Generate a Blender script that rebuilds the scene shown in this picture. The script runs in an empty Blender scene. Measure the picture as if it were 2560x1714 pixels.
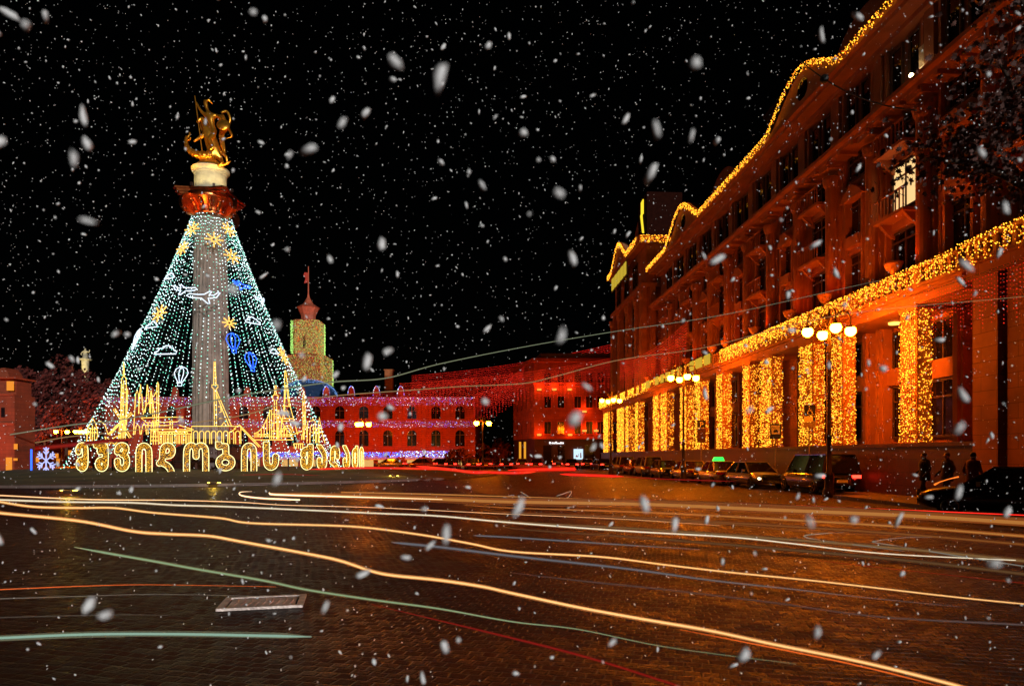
import bpy, math, random
from mathutils import Vector, Matrix
R = math.radians
random.seed(7)
S = bpy.context.scene
COL = S.collection
BUILD_TRAILS = True          # the glowing paths of the passing traffic's lamps

# ------------------------------------------------------------------ camera
EYE = 1.75; HZ = 1140.0; F = 1707.0
cd = bpy.data.cameras.new('camera'); cam = bpy.data.objects.new('camera', cd); COL.objects.link(cam)
cam.location = (0, 0, EYE); cam.rotation_euler = (R(90), 0, 0)
cd.lens = 24.0; cd.sensor_width = 36.0; cd.shift_y = (HZ*0.4-342.5)/1024.0
cd.clip_start = 0.05; cd.clip_end = 2000
cd.dof.use_dof = True; cd.dof.focus_distance = 38.0; cd.dof.aperture_fstop = 3.0
S.camera = cam
# ------------------------------------------------------------------ night sky, added sun lamp
w = bpy.data.worlds.new('World'); S.world = w; w.use_nodes = True
SUN_EL, SUN_AZ = R(6), R(153)      # sun lamp added to light the snow, low behind the camera, on the right
nt = w.node_tree; bg = nt.nodes['Background']
sky = nt.nodes.new('ShaderNodeTexSky'); sky.sky_type = 'NISHITA'; sky.sun_disc = False
sky.sun_elevation = SUN_EL; sky.sun_rotation = SUN_AZ
nt.links.new(sky.outputs[0], bg.inputs[0]); bg.inputs[1].default_value = 0.00012
sd = bpy.data.lights.new('added_sun', 'SUN'); sd.energy = 2.0; sd.angle = R(0.5); sd.color = (1, .97, .93)
so = bpy.data.objects.new('added_sun', sd); COL.objects.link(so)
dirv = Vector((-0.5, 1.0, -math.tan(SUN_EL)*1.118))
so.rotation_euler = dirv.to_track_quat('-Z', 'Y').to_euler()
S.view_settings.view_transform = 'Standard'; S.view_settings.look = 'None'
S.view_settings.exposure = 0; S.view_settings.gamma = 1
S.render.engine = 'CYCLES'
S.cycles.use_denoising = True; S.cycles.max_bounces = 5; S.cycles.diffuse_bounces = 2; S.cycles.glossy_bounces = 3
S.cycles.transparent_max_bounces = 6; S.cycles.sample_clamp_indirect = 3.0

# ------------------------------------------------------------------ helpers
def P(px, py, Y):   # point of the place seen at a photo pixel, Y metres ahead
    return Vector(((px-1280)/F*Y, Y, EYE+(HZ-py)/F*Y))
def PZ(px, py, z):  # same, at a known height
    Y = (z-EYE)*F/(HZ-py); return P(px, py, Y)
class MB:
    def __init__(s): s.v=[]; s.f=[]; s.m=[]
    def quad(s, a, b, c, d, mi=0):
        n=len(s.v); s.v += [tuple(a),tuple(b),tuple(c),tuple(d)]; s.f.append((n,n+1,n+2,n+3)); s.m.append(mi)
    def box(s, x0,x1,y0,y1,z0,z1, mi=0):
        n=len(s.v)
        s.v += [(x0,y0,z0),(x1,y0,z0),(x1,y1,z0),(x0,y1,z0),(x0,y0,z1),(x1,y0,z1),(x1,y1,z1),(x0,y1,z1)]
        for q in ((0,3,2,1),(4,5,6,7),(0,1,5,4),(1,2,6,5),(2,3,7,6),(3,0,4,7)):
            s.f.append(tuple(n+i for i in q)); s.m.append(mi)
        return s
    def octa(s, c, r, mi=0):
        n=len(s.v); x,y,z=c
        s.v += [(x+r,y,z),(x-r,y,z),(x,y+r,z),(x,y-r,z),(x,y,z+r),(x,y,z-r)]
        for q in ((0,2,4),(2,1,4),(1,3,4),(3,0,4),(2,0,5),(1,2,5),(3,1,5),(0,3,5)):
            s.f.append(tuple(n+i for i in q)); s.m.append(mi)
    def tube(s, pts, r, n=6, mi=0, closed=False):
        pts=[Vector(p) for p in pts]; L=len(pts)
        if L<2: return s
        rs = r if isinstance(r,(list,tuple)) else [r]*L
        base=len(s.v); up=None
        for i,p in enumerate(pts):
            if closed: t=pts[(i+1)%L]-pts[i-1]
            else: t=pts[min(i+1,L-1)]-pts[max(i-1,0)]
            if t.length<1e-9: t=Vector((0,0,1))
            t.normalize()
            if up is None: up = Vector((0,0,1)) if abs(t.z)<.9 else Vector((1,0,0))
            a=t.cross(up)
            if a.length<1e-4: a=t.cross(Vector((1,.3,.2)))
            a.normalize(); b=a.cross(t).normalized(); up=b
            for k in range(n):
                q=2*math.pi*k/n; s.v.append(tuple(p+(a*math.cos(q)+b*math.sin(q))*rs[i]))
        for i in range(L if closed else L-1):
            j=(i+1)%L
            for k in range(n):
                k2=(k+1)%n
                s.f.append((base+i*n+k,base+i*n+k2,base+j*n+k2,base+j*n+k)); s.m.append(mi)
        if not closed:
            s.f.append(tuple(base+k for k in range(n))[::-1]); s.m.append(mi)
            s.f.append(tuple(base+(L-1)*n+k for k in range(n))); s.m.append(mi)
        return s
    def lathe(s, prof, c=(0,0,0), n=24, mi=0, a0=0, a1=2*math.pi):
        base=len(s.v); full=abs(a1-a0-2*math.pi)<1e-6; m=n if full else n+1
        for r,z in prof:
            for k in range(m):
                q=a0+(a1-a0)*k/n; s.v.append((c[0]+r*math.cos(q),c[1]+r*math.sin(q),c[2]+z))
        for i in range(len(prof)-1):
            for k in range(n):
                k2=(k+1)%m
                s.f.append((base+i*m+k,base+i*m+k2,base+(i+1)*m+k2,base+(i+1)*m+k)); s.m.append(mi)
        if full and prof[-1][0]>1e-6: s.f.append(tuple(base+(len(prof)-1)*m+k for k in range(m))); s.m.append(mi)
        return s
    def ball(s, c, r, n=10, mi=0, sx=1, sy=1, sz=1):
        base=len(s.v)
        for i in range(n+1):
            t=math.pi*i/n
            for k in range(n*2//2*2):
                q=2*math.pi*k/(n*2//2*2)
                s.v.append((c[0]+r*sx*math.sin(t)*math.cos(q),c[1]+r*sy*math.sin(t)*math.sin(q),c[2]+r*sz*math.cos(t)))
        m=n*2//2*2
        for i in range(n):
            for k in range(m):
                k2=(k+1)%m; s.f.append((base+i*m+k,base+(i+1)*m+k,base+(i+1)*m+k2,base+i*m+k2)); s.m.append(mi)
        return s
    def prism(s, poly, o, ex, ey, en, t, mi=0):
        """polygon (list of 2-D points) in plane o+ex,ey extruded by t along en"""
        o,ex,ey,en=map(Vector,(o,ex,ey,en)); n=len(poly); b=len(s.v)
        for q in (0,t):
            for x,y in poly: s.v.append(tuple(o+ex*x+ey*y+en*q))
        s.f.append(tuple(b+i for i in range(n))[::-1]); s.m.append(mi)
        s.f.append(tuple(b+n+i for i in range(n))); s.m.append(mi)
        for i in range(n):
            j=(i+1)%n; s.f.append((b+i,b+j,b+n+j,b+n+i)); s.m.append(mi)
        return s
    def build(s, name, mats, parent=None, smooth=False):
        me=bpy.data.meshes.new(name); me.from_pydata(s.v,[],s.f)
        if not isinstance(mats,(list,tuple)): mats=[mats]
        for m in mats: me.materials.append(m)
        if len(mats)>1: me.polygons.foreach_set('material_index', s.m)
        if smooth: me.polygons.foreach_set('use_smooth',[True]*len(me.polygons))
        me.update()
        o=bpy.data.objects.new(name,me); COL.objects.link(o)
        if parent: o.parent=parent
        return o
def tag(o, label, cat, group=None):
    o['label']=label; o['category']=cat
    if group: o['group']=group
    return o
def thing(name, label, cat, loc=(0,0,0), rz=0, group=None):
    o=bpy.data.objects.new(name,None); COL.objects.link(o); o.location=loc; o.rotation_euler=(0,0,rz)
    o.empty_display_size=.3
    return tag(o,label,cat,group)
def struct(name, mb, m, kind='structure', smooth=False):
    o=mb.build(name,m,smooth=smooth); o['kind']=kind; return o
def copy_tree(o, parent=None):
    c=o.copy(); COL.objects.link(c)
    if parent: c.parent=parent
    for ch in list(o.children): copy_tree(ch,c)
    return c
def light(name, kind, loc, energy, color, parent=None, **k):
    l=bpy.data.lights.new(name,kind); l.energy=energy; l.color=color
    for a,b in k.items(): setattr(l,a,b)
    o=bpy.data.objects.new(name,l); COL.objects.link(o); o.location=loc
    if parent: o.parent=parent
    return o
def aim(o, d): o.rotation_euler=Vector(d).to_track_quat('-Z','Y').to_euler()
def chaikin(p, it=2):
    p=[Vector(q) for q in p]
    for _ in range(it):
        q=[p[0]]
        for a,b in zip(p[:-1],p[1:]): q += [a*.75+b*.25, a*.25+b*.75]
        q.append(p[-1]); p=q
    return p
def catmull(p, n=6):
    p=[Vector(q) for q in p]; out=[]
    for i in range(len(p)-1):
        a=p[i-1] if i else p[0]*2-p[1]; b=p[i]; c=p[i+1]; d=p[i+2] if i+2<len(p) else p[i+1]*2-p[i]
        for k in range(n):
            t=k/n; out.append(.5*((2*b)+(c-a)*t+(2*a-5*b+4*c-d)*t*t+(3*b-a-3*c+d)*t**3))
    out.append(p[-1]); return out

# ------------------------------------------------------------------ materials
def mat(name, col, rough=.7, metal=0, scale=3.0, var=.25, bump=.15, bscale=None, spec=.5, coat=0):
    m=bpy.data.materials.new(name); m.use_nodes=True; t=m.node_tree; b=t.nodes['Principled BSDF']
    tc=t.nodes.new('ShaderNodeTexCoord'); no=t.nodes.new('ShaderNodeTexNoise'); no.inputs['Scale'].default_value=scale
    no.inputs['Detail'].default_value=6; t.links.new(tc.outputs['Object'],no.inputs['Vector'])
    cr=t.nodes.new('ShaderNodeValToRGB'); cr.color_ramp.elements[0].position=.3; cr.color_ramp.elements[1].position=.7
    cr.color_ramp.elements[0].color=(*[c*(1-var) for c in col],1); cr.color_ramp.elements[1].color=(*[min(1,c*(1+var)) for c in col],1)
    t.links.new(no.outputs['Fac'],cr.inputs[0]); t.links.new(cr.outputs[0],b.inputs['Base Color'])
    b.inputs['Roughness'].default_value=rough; b.inputs['Metallic'].default_value=metal
    b.inputs['Specular IOR Level'].default_value=spec; b.inputs['Coat Weight'].default_value=coat
    if bump:
        n2=t.nodes.new('ShaderNodeTexNoise'); n2.inputs['Scale'].default_value=bscale or scale*8; n2.inputs['Detail'].default_value=4
        t.links.new(tc.outputs['Object'],n2.inputs['Vector'])
        bp=t.nodes.new('ShaderNodeBump'); bp.inputs['Strength'].default_value=bump; bp.inputs['Distance'].default_value=.02
        t.links.new(n2.outputs['Fac'],bp.inputs['Height']); t.links.new(bp.outputs[0],b.inputs['Normal'])
    return m
def emis(name, col, strength, sample=False):
    m=bpy.data.materials.new(name); m.use_nodes=True; t=m.node_tree; b=t.nodes['Principled BSDF']
    b.inputs['Base Color'].default_value=(.02,.02,.02,1)
    b.inputs['Emission Color'].default_value=(*col,1); b.inputs['Emission Strength'].default_value=strength
    m.cycles.emission_sampling='AUTO' if sample else 'NONE'
    return m
def stone(name, col, bw=1.2, bh=.45, mortar=.012, rough=.8):
    """masonry with block joints"""
    m=mat(name,col,rough,scale=.9,var=.22,bump=.2,bscale=14); t=m.node_tree; b=t.nodes['Principled BSDF']
    tc=[n for n in t.nodes if n.type=='TEX_COORD'][0]
    sx=t.nodes.new('ShaderNodeSeparateXYZ'); t.links.new(tc.outputs['Object'],sx.inputs[0])
    ad=t.nodes.new('ShaderNodeMath'); ad.operation='ADD'; t.links.new(sx.outputs[0],ad.inputs[0]); t.links.new(sx.outputs[1],ad.inputs[1])
    cx=t.nodes.new('ShaderNodeCombineXYZ'); t.links.new(ad.outputs[0],cx.inputs[0]); t.links.new(sx.outputs[2],cx.inputs[1])
    br=t.nodes.new('ShaderNodeTexBrick'); br.inputs['Scale'].default_value=1; br.inputs['Brick Width'].default_value=bw
    br.inputs['Row Height'].default_value=bh; br.inputs['Mortar Size'].default_value=mortar; br.inputs['Mortar Smooth'].default_value=.3
    br.inputs['Color1'].default_value=(1,1,1,1); br.inputs['Color2'].default_value=(.86,.84,.82,1); br.inputs['Mortar'].default_value=(.4,.38,.36,1)
    t.links.new(cx.outputs[0],br.inputs['Vector'])
    mx=t.nodes.new('ShaderNodeMix'); mx.data_type='RGBA'; mx.blend_type='MULTIPLY'; mx.inputs[0].default_value=1
    src=b.inputs['Base Color'].links[0].from_socket
    t.links.new(src,mx.inputs[6]); t.links.new(br.outputs['Color'],mx.inputs[7]); t.links.new(mx.outputs[2],b.inputs['Base Color'])
    return m
M={}
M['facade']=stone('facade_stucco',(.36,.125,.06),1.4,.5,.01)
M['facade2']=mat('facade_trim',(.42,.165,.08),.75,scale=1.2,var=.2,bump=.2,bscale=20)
M['plinth']=stone('dark_granite',(.06,.016,.008),1.5,.55,.012,.5)
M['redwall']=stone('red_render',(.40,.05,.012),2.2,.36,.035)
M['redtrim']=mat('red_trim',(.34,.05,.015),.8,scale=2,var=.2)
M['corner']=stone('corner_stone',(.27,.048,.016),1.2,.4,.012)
M['glass']=mat('dark_glass',(.012,.008,.01),.08,scale=.4,var=.5,bump=.04,bscale=.8)
M['frame']=mat('window_frame',(.09,.05,.035),.5,scale=6)
M['column']=mat('column_granite',(.30,.235,.20),.75,scale=1.5,var=.25,bump=.2,bscale=12)
M['cream']=mat('cream_stone',(.50,.45,.30),.7,scale=1.6,var=.25)
M['gold']=mat('gilded_bronze',(.85,.38,.04),.28,.88,scale=2.5,var=.35,bump=.5,bscale=9)
M['bronze']=mat('old_bronze',(.62,.17,.05),.32,1,scale=2,var=.35,bump=.4,bscale=7)
M['grass']=mat('lawn',(.11,.10,.035),.95,scale=.35,var=.45,bump=.8,bscale=9)
M['wetpath']=stone('mound_paving',(.11,.08,.05),.8,.8,.02)
M['walk']=stone('sidewalk_slabs',(.13,.09,.08),.6,.6,.012,.55)
M['iron']=mat('cast_iron',(.05,.03,.025),.45,.5,scale=5)
M['bark']=mat('bark',(.05,.03,.02),.9,scale=6,bump=.6)
M['leaf']=mat('autumn_leaf',(.07,.02,.012),.7,scale=3,var=.6,bump=0)
M['leafdark']=mat('dusk_leaf',(.10,.014,.010),.85,scale=.5,var=.6,bump=0)
M['snow']=mat('snow_crystal',(.93,.94,.95),.9,scale=40,var=.05,bump=0)
M['tyre']=mat('tyre_rubber',(.015,.014,.013),.85,scale=20)
M['rim']=mat('alloy_rim',(.4,.4,.4),.35,.9,scale=10)
M['signblue']=mat('sign_blue',(.01,.015,.12),.4,scale=8,bump=0)
M['signwhite']=mat('sign_white',(.75,.7,.66),.4,scale=8,var=.05,bump=0)
M['black']=mat('sign_black',(.012,.012,.015),.5,scale=8,bump=0)
M['steel']=mat('galvanised_steel',(.35,.28,.24),.5,.6,scale=8)
M['wire']=mat('cable',(.015,.015,.012),.6,bump=0)
M['bulb_amber']=emis('amber_bulb',(1,.40,.022),3.4)
M['bulb_orange']=emis('orange_bulb',(1,.16,.006),1.6)
M['bulb_white']=emis('white_bulb',(.74,1,.98),3.4)
M['bulb_teal']=emis('teal_bulb',(.22,.85,.62),2.6)
M['bulb_dim']=emis('dim_teal_bulb',(.1,.42,.34),1.2)
M['bulb_blue']=emis('blue_bulb',(.03,.12,1),3)
M['bulb_violet']=emis('violet_bulb',(.5,.35,.95),.95)
M['bulb_lime']=emis('lime_bulb',(.45,.75,.12),.9)
M['bulb_olive']=emis('olive_bulb',(.75,.50,.16),.62)
M['bulb_red']=emis('red_bulb',(1,.03,.012),1.15)
M['neon_gold']=emis('gold_neon',(1,.58,.09),2.0)
M['neon_pale']=emis('pale_neon',(1,.88,.36),2.2)
M['neon_star']=emis('star_neon',(1,.50,.10),1.7)
M['neon_white']=emis('white_neon',(.72,.85,1),1.6)
M['neon_blue']=emis('blue_neon',(.02,.12,1),2.4)
M['globe']=emis('lamp_globe',(1,.18,.0035),370,True)
M['warmlit']=emis('lit_room',(1,.62,.25),1.1)
M['shoplit']=emis('lit_shop',(1,.56,.16),.75)
M['taillight']=emis('tail_lamp',(1,.02,.01),10)
M['headlight']=emis('head_lamp',(1,.75,.4),5)
M['green']=emis('taxi_green',(.01,1,.08),2.2)
M['screen']=emis('poster_screen',(.62,.86,1),1.1)
M['flood']=emis('flood_lens',(1,.65,.08),8)

# cobbled road
def cobble():
    m=bpy.data.materials.new('cobblestones'); m.use_nodes=True; t=m.node_tree; b=t.nodes['Principled BSDF']
    N=t.nodes.new; L=t.links.new
    tc=N('ShaderNodeTexCoord'); ns=N('ShaderNodeTexNoise'); ns.inputs['Scale'].default_value=1.3; ns.inputs['Detail'].default_value=3
    L(tc.outputs['Object'],ns.inputs['Vector'])
    sub=N('ShaderNodeVectorMath'); sub.operation='SUBTRACT'; L(ns.outputs['Color'],sub.inputs[0]); sub.inputs[1].default_value=(.5,.5,.5)
    sc=N('ShaderNodeVectorMath'); sc.operation='SCALE'; L(sub.outputs[0],sc.inputs[0]); sc.inputs['Scale'].default_value=.16
    ad=N('ShaderNodeVectorMath'); ad.operation='ADD'; L(tc.outputs['Object'],ad.inputs[0]); L(sc.outputs[0],ad.inputs[1])
    mp=N('ShaderNodeMapping'); mp.inputs['Rotation'].default_value=(0,0,R(14)); L(ad.outputs[0],mp.inputs[0])
    br=N('ShaderNodeTexBrick'); br.inputs['Scale'].default_value=1; br.inputs['Brick Width'].default_value=.15; br.inputs['Row Height'].default_value=.125
    br.inputs['Mortar Size'].default_value=.016; br.inputs['Mortar Smooth'].default_value=.9
    br.inputs['Color1'].default_value=(.105,.027,.013,1); br.inputs['Color2'].default_value=(.014,.006,.004,1); br.inputs['Mortar'].default_value=(.006,.004,.003,1)
    L(mp.outputs[0],br.inputs['Vector'])
    big=N('ShaderNodeTexNoise'); big.inputs['Scale'].default_value=.16; big.inputs['Detail'].default_value=7; L(tc.outputs['Object'],big.inputs['Vector'])
    rp=N('ShaderNodeValToRGB'); rp.color_ramp.elements[0].position=.3; rp.color_ramp.elements[0].color=(.22,.2,.2,1); rp.color_ramp.elements[1].position=.7; rp.color_ramp.elements[1].color=(1.1,1.0,.95,1)
    L(big.outputs['Fac'],rp.inputs[0])
    mx=N('ShaderNodeMix'); mx.data_type='RGBA'; mx.blend_type='MULTIPLY'; mx.inputs[0].default_value=1
    L(br.outputs['Color'],mx.inputs[6]); L(rp.outputs[0],mx.inputs[7]); L(mx.outputs[2],b.inputs['Base Color'])
    rr=N('ShaderNodeMapRange'); L(big.outputs['Fac'],rr.inputs[0]); rr.inputs[1].default_value=.3; rr.inputs[2].default_value=.7
    rr.inputs[3].default_value=.30; rr.inputs[4].default_value=.42
    sb=N('ShaderNodeSeparateColor'); L(br.outputs['Color'],sb.inputs[0])
    ra=N('ShaderNodeMath'); ra.operation='MULTIPLY_ADD'; L(sb.outputs[0],ra.inputs[0]); ra.inputs[1].default_value=3.2; L(rr.outputs[0],ra.inputs[2]); L(ra.outputs[0],b.inputs['Roughness'])
    b.inputs['Specular IOR Level'].default_value=.32
    # bump: rounded stones + grain
    fi=N('ShaderNodeTexNoise'); fi.inputs['Scale'].default_value=30; fi.inputs['Detail'].default_value=4; L(tc.outputs['Object'],fi.inputs['Vector'])
    mm=N('ShaderNodeMath'); mm.operation='MULTIPLY_ADD'; L(br.outputs['Fac'],mm.inputs[0]); mm.inputs[1].default_value=-1.0; 
    m3=N('ShaderNodeMath'); m3.operation='MULTIPLY'; L(fi.outputs['Fac'],m3.inputs[0]); m3.inputs[1].default_value=.5; L(m3.outputs[0],mm.inputs[2])
    bp=N('ShaderNodeBump'); bp.inputs['Strength'].default_value=1.0; bp.inputs['Distance'].default_value=.05
    L(mm.outputs[0],bp.inputs['Height']); L(bp.outputs[0],b.inputs['Normal'])
    return m
M['road']=cobble()

# ------------------------------------------------------------------ ground
g=MB(); g.quad((-900,-60,0),(900,-60,0),(900,1500,0),(-900,1500,0)); struct('road',g,M['road'])
MC=Vector((-28.7,65,0))     # middle of the square
g=MB(); g.lathe([(27.2,0),(27.2,.14),(26.9,.15),(26.2,.15),(26.0,.14),(21,.26),(17.5,.42),(15.6,.62),(0,.66)],MC,96); struct('lawn_mound',g,M['grass'],smooth=False)
g=MB(); g.lathe([(27.25,0),(27.25,.16),(26.85,.16),(26.85,.0)],MC,96); struct('kerb',g,M['walk'])
# paved wedge running up the mound in front of the letters
g=MB()
for i in range(8):
    a=R(-90+24-9.5+i*2.2); b=R(-90+24-9.5+(i+1)*2.2)
    prof=[(26.0,.155),(21,.272),(17.5,.432),(15.6,.632),(13.5,.672)]
    for (r0,z0),(r1,z1) in zip(prof[:-1],prof[1:]):
        s0=(r0-13.5)/12.5; s1=(r1-13.5)/12.5
        def q(r,z,a,s): 
            aa=a-R(9)*s*1.2
            return (MC.x+r*math.cos(aa),MC.y+r*math.sin(aa),z)
        g.quad(q(r0,z0,a,s0),q(r0,z0,b,s0),q(r1,z1,b,s1),q(r1,z1,a,s1))
struct('mound_path',g,M['wetpath'])

# ================================================================== main building (right)
BO=Vector((18,0,0)); BA=math.atan(.0527)
def bl(u, wx, z):    # local building coords -> world (wx: depth behind the W=18 plane)
    c,s=math.cos(BA),math.sin(BA)
    return Vector((18+wx*c-u*s, wx*s+u*c, z))
B=thing('grand_building','long ornate orange-lit stone building with gold light garlands along the right side','building',BO,BA)
rnd=random.Random(3)
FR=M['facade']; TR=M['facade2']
# base plinth, arcade wall, entablature
mb=MB(); mb.box(-.25,24,24,97,0,2.15); mb.box(-.32,23.9,23.9,97.1,2.15,2.30)
mb.build('plinth',M['plinth'],B)
mb=MB(); mb.box(2.2,24,24,97,2.3,7.95)
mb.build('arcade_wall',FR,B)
mb=MB(); mb.box(-.05,24,25.2,97,7.95,8.34); mb.box(-.28,24,24.95,97.2,8.34,8.47); mb.box(-.5,24,24.7,97.4,8.47,8.6)
mb.build('entablature',TR,B)
# balustrade (stone posts, rails)
mb=MB()
mb.box(-.42,-.18,25,97,9.2,9.33)
u=25.0
while u<97:
    mb.box(-.38,-.22,u,u+.16,8.6,9.2); u+=.42
for u in range(27,97,5): mb.box(-.46,-.14,u,u+.5,8.6,9.35)
mb.build('balustrade',TR,B)
# pier list: (u0, u1)
PIERS=[(27.9,29.0),(33.5,34.5),(36.5,38.0),(41.5,43.2),(44.9,46.0),(49.8,51.0),(54.7,56.0),(58.3,60.1),(64.3,66.3),(67.1,69.3),(75.6,77.2),(80.4,81.7),(83,87.0),(92.8,96.2)]
for (a,b) in PIERS:
    mb=MB(); mb.box(0,.62,a,b,2.3,7.78); mb.box(-.06,.7,a-.07,b+.07,7.78,7.95); mb.box(-.05,.68,a-.05,b+.05,2.3,2.5)
    mb.build('pier',TR,B)
# plain pilasters on the arcade's inner wall and windows between
def window(u0,u1,z0,z1,x,mullions=1,trans=.35,lit=None,parent=B,glass=None):
    f=MB(); t=.09
    f.box(x-.12,x,u0,u1,z0,z0+t); f.box(x-.12,x,u0,u1,z1-t,z1); f.box(x-.12,x,u0,u0+t,z0+t,z1-t); f.box(x-.12,x,u1-t,u1,z0+t,z1-t)
    for k in range(mullions):
        c=u0+(u1-u0)*(k+1)/(mullions+1); f.box(x-.10,x,c-.035,c+.035,z0+t,z1-t)
    if trans: 
        c=z1-(z1-z0)*trans; f.box(x-.095,x,u0+t,u1-t,c-.04,c+.04)
    w_=f.build('window',M['frame'],parent)
    p=MB(); p.box(x-.05,x-.02,u0+t,u1-t,z0+t,z1-t); p.build('pane',lit or glass or M['glass'],w_)
    return w_
edges=[24]+[e for p in PIERS for e in p]
mids=[(29.3,1.9),(32.2,1.3),(35.5,1.2),(39.8,2.6),(47.9,2.6),(52.8,2.6),(57.2,1.6),(62.2,2.8),(72.4,2.8),(79,1.8)]
for c,wd in mids:
    window(c-wd/2,c+wd/2,5.9,7.7,2.18,1,0); window(c-wd/2,c+wd/2,2.6,5.1,2.18,1,.3)
    mb=MB(); mb.box(1.95,2.2,c-wd/2-.3,c+wd/2+.3,5.15,5.95); mb.build('spandrel_panel',TR,B)
for c,wd in mids:
    for s in (-1,1):
        mb=MB(); k=c+s*(wd/2+.45); mb.box(1.6,2.2,k-.14,k+.14,2.3,7.94); mb.box(1.75,2.2,k-.24,k+.24,2.3,7.93); mb.build('inner_pilaster',TR,B)
# near wing on the far right (slightly projecting)
mb=MB(); mb.box(-.2,24,6,23.9,0,7.95)
mb.box(-.55,-.2,22.9,24.05,0,7.95); mb.box(-.45,-.2,21.7,22.6,0,7.95); mb.box(-.5,-.2,14.5,15.6,0,7.95)
mb.box(-.6,24,5.9,24.3,7.95,8.4); mb.box(-.75,24,5.8,24.6,8.4,8.6)
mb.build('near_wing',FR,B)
mb=MB(); mb.box(-.62,-.44,6,24.5,9.2,9.33)
u=6.1
while u<24.5: mb.box(-.60,-.47,u,u+.16,8.6,9.2); u+=.42
mb.build('near_balustrade',TR,B)
window(16.0,20.9,1.2,4.2,-.21,2,.35,glass=M['glass']); window(16.0,20.9,5.4,7.6,-.21,3,.4)
mb=MB(); mb.box(-.25,-.23,16.3,20.6,2.2,3.2)
mb.build('lit_shop_interior',M['shoplit'],B)
for k,(u,z) in enumerate([(17.2,2.9),(18.0,2.9),(19.1,2.9)]):
    mb=MB(); mb.box(-.27,-.255,u,u+.55,z-.6,z+.1); mb.build('shop_shelf',M['frame'],B)
# upper storeys u 6..71
UX=1.2; U0,U1=6.0,71.0
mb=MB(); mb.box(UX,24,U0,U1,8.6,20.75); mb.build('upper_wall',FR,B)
bay=3.7; ub=U0+.3; k=0
wins=[(9.6,11.9),(12.8,14.93),(15.65,16.95)]
pil=MB(); br=MB(); brl=[]
while ub+bay<U1+.2:
    a=ub+.62; b=ub+bay-.62; c=(a+b)/2
    lit=None
    for zi,(z0,z1) in enumerate(wins):
        l=M['warmlit'] if (abs(c-28.7)<1.85 and zi==1) else None
        if b> 15: window(a+.25,b-.25,z0,z1,UX-.003,1,.28 if zi else .2,lit=l)
    # attic window pair
    if b>15:
        window(a+.15,c-.2,18.2,20.3,UX-.003,0,0); window(c+.2,b-.15,18.2,20.3,UX-.003,0,0)
    # spandrels
    for z in (12.0,15.0): MB().box(UX-.22,UX,a,b,z-.05,z+.55).build('spandrel',TR,B)
    # floor balconies on every second bay, little gabled oriels in between
    if k%2==0:
        for z in (12.45,15.4):
            br=MB(); brl.append(br)
            br.box(UX-.95,UX,a+.1,b-.1,z-.14,z)
            br.prism([(0,0),(.8,0),(.55,-.25),(.15,-.6),(0,-.7)],bl(0,0,0)*0+Vector((UX,a+.25,z-.14)),(-1,0,0),(0,0,1),(0,1,0),.16)
            br.prism([(0,0),(.8,0),(.55,-.25),(.15,-.6),(0,-.7)],Vector((UX,b-.41,z-.14)),(-1,0,0),(0,0,1),(0,1,0),.16)
            for q in range(9):
                y=a+.15+q*(b-a-.3)/8; br.box(UX-.93,UX-.88,y-.02,y+.02,z,z+.85)
            br.box(UX-.95,UX-.86,a+.1,b-.1,z+.85,z+.91)
    else:
        MB().box(UX-.5,UX-.222,c-.55,c+.55,12.2,12.75).build('oriel_sill',TR,B); MB().box(UX-.42,UX,c-.85,c-.7,9.3,14.6).build('fluting',TR,B); MB().box(UX-.42,UX,c+.7,c+.85,9.3,14.6).build('fluting',TR,B)
        br=MB(); brl.append(br); br.prism([(-1,0),(1,0),(.8,.25),(0,.75),(-.8,.25)],Vector((UX-.55,c,14.6)),(0,1,0),(0,0,1),(1,0,0),.55)
    [MB_.build('balcony',M['facade2'],B) for MB_ in brl]; brl=[]; br=MB(); pil=MB()
    # giant pilaster at the bay edge
    pil.box(UX-.34,UX,ub-.36,ub+.36,8.6,16.6); pil.box(UX-.5,UX-.34,ub-.2,ub+.2,8.6,16.3)
    pil.lathe([(.27,0),(.27,7.2),(.36,7.35),(.42,7.6),(.42,7.75)],(UX-.55,ub,8.6),12)
    pil.box(UX-.95,UX,ub-.5,ub+.5,16.7,17.0)
    pil.box(UX-.3,UX,ub-.3,ub+.3,17.5,20.45)
    for q in (-.5,.5): pil.box(UX-.22,UX,ub+q*1.1-.08,ub+q*1.1+.08,9.2,20.44)
    pil.build('giant_pilaster',TR,B); 
    ub+=bay; k+=1
mb=MB(); mb.box(UX-1.0,UX,U0,U1,17.0,17.18); mb.box(UX-1.3,UX,U0,U1,17.18,17.36); mb.box(UX-.7,UX,U0,U1,17.36,17.5)
u=U0+.5
while u<U1: mb.box(UX-1.05,UX,u,u+.22,16.82,17.0); u+=1.2
mb.build('string_cornice',TR,B)
EZ=21.2
mb=MB(); mb.box(UX-.5,24,U0-.1,U1+.1,20.45,20.7); mb.box(UX-1.2,24,U0-.2,U1+.2,20.7,20.9); mb.box(UX-1.45,24,U0-.3,U1+.3,20.9,EZ)
mb.build('eave_cornice',TR,B)
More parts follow.
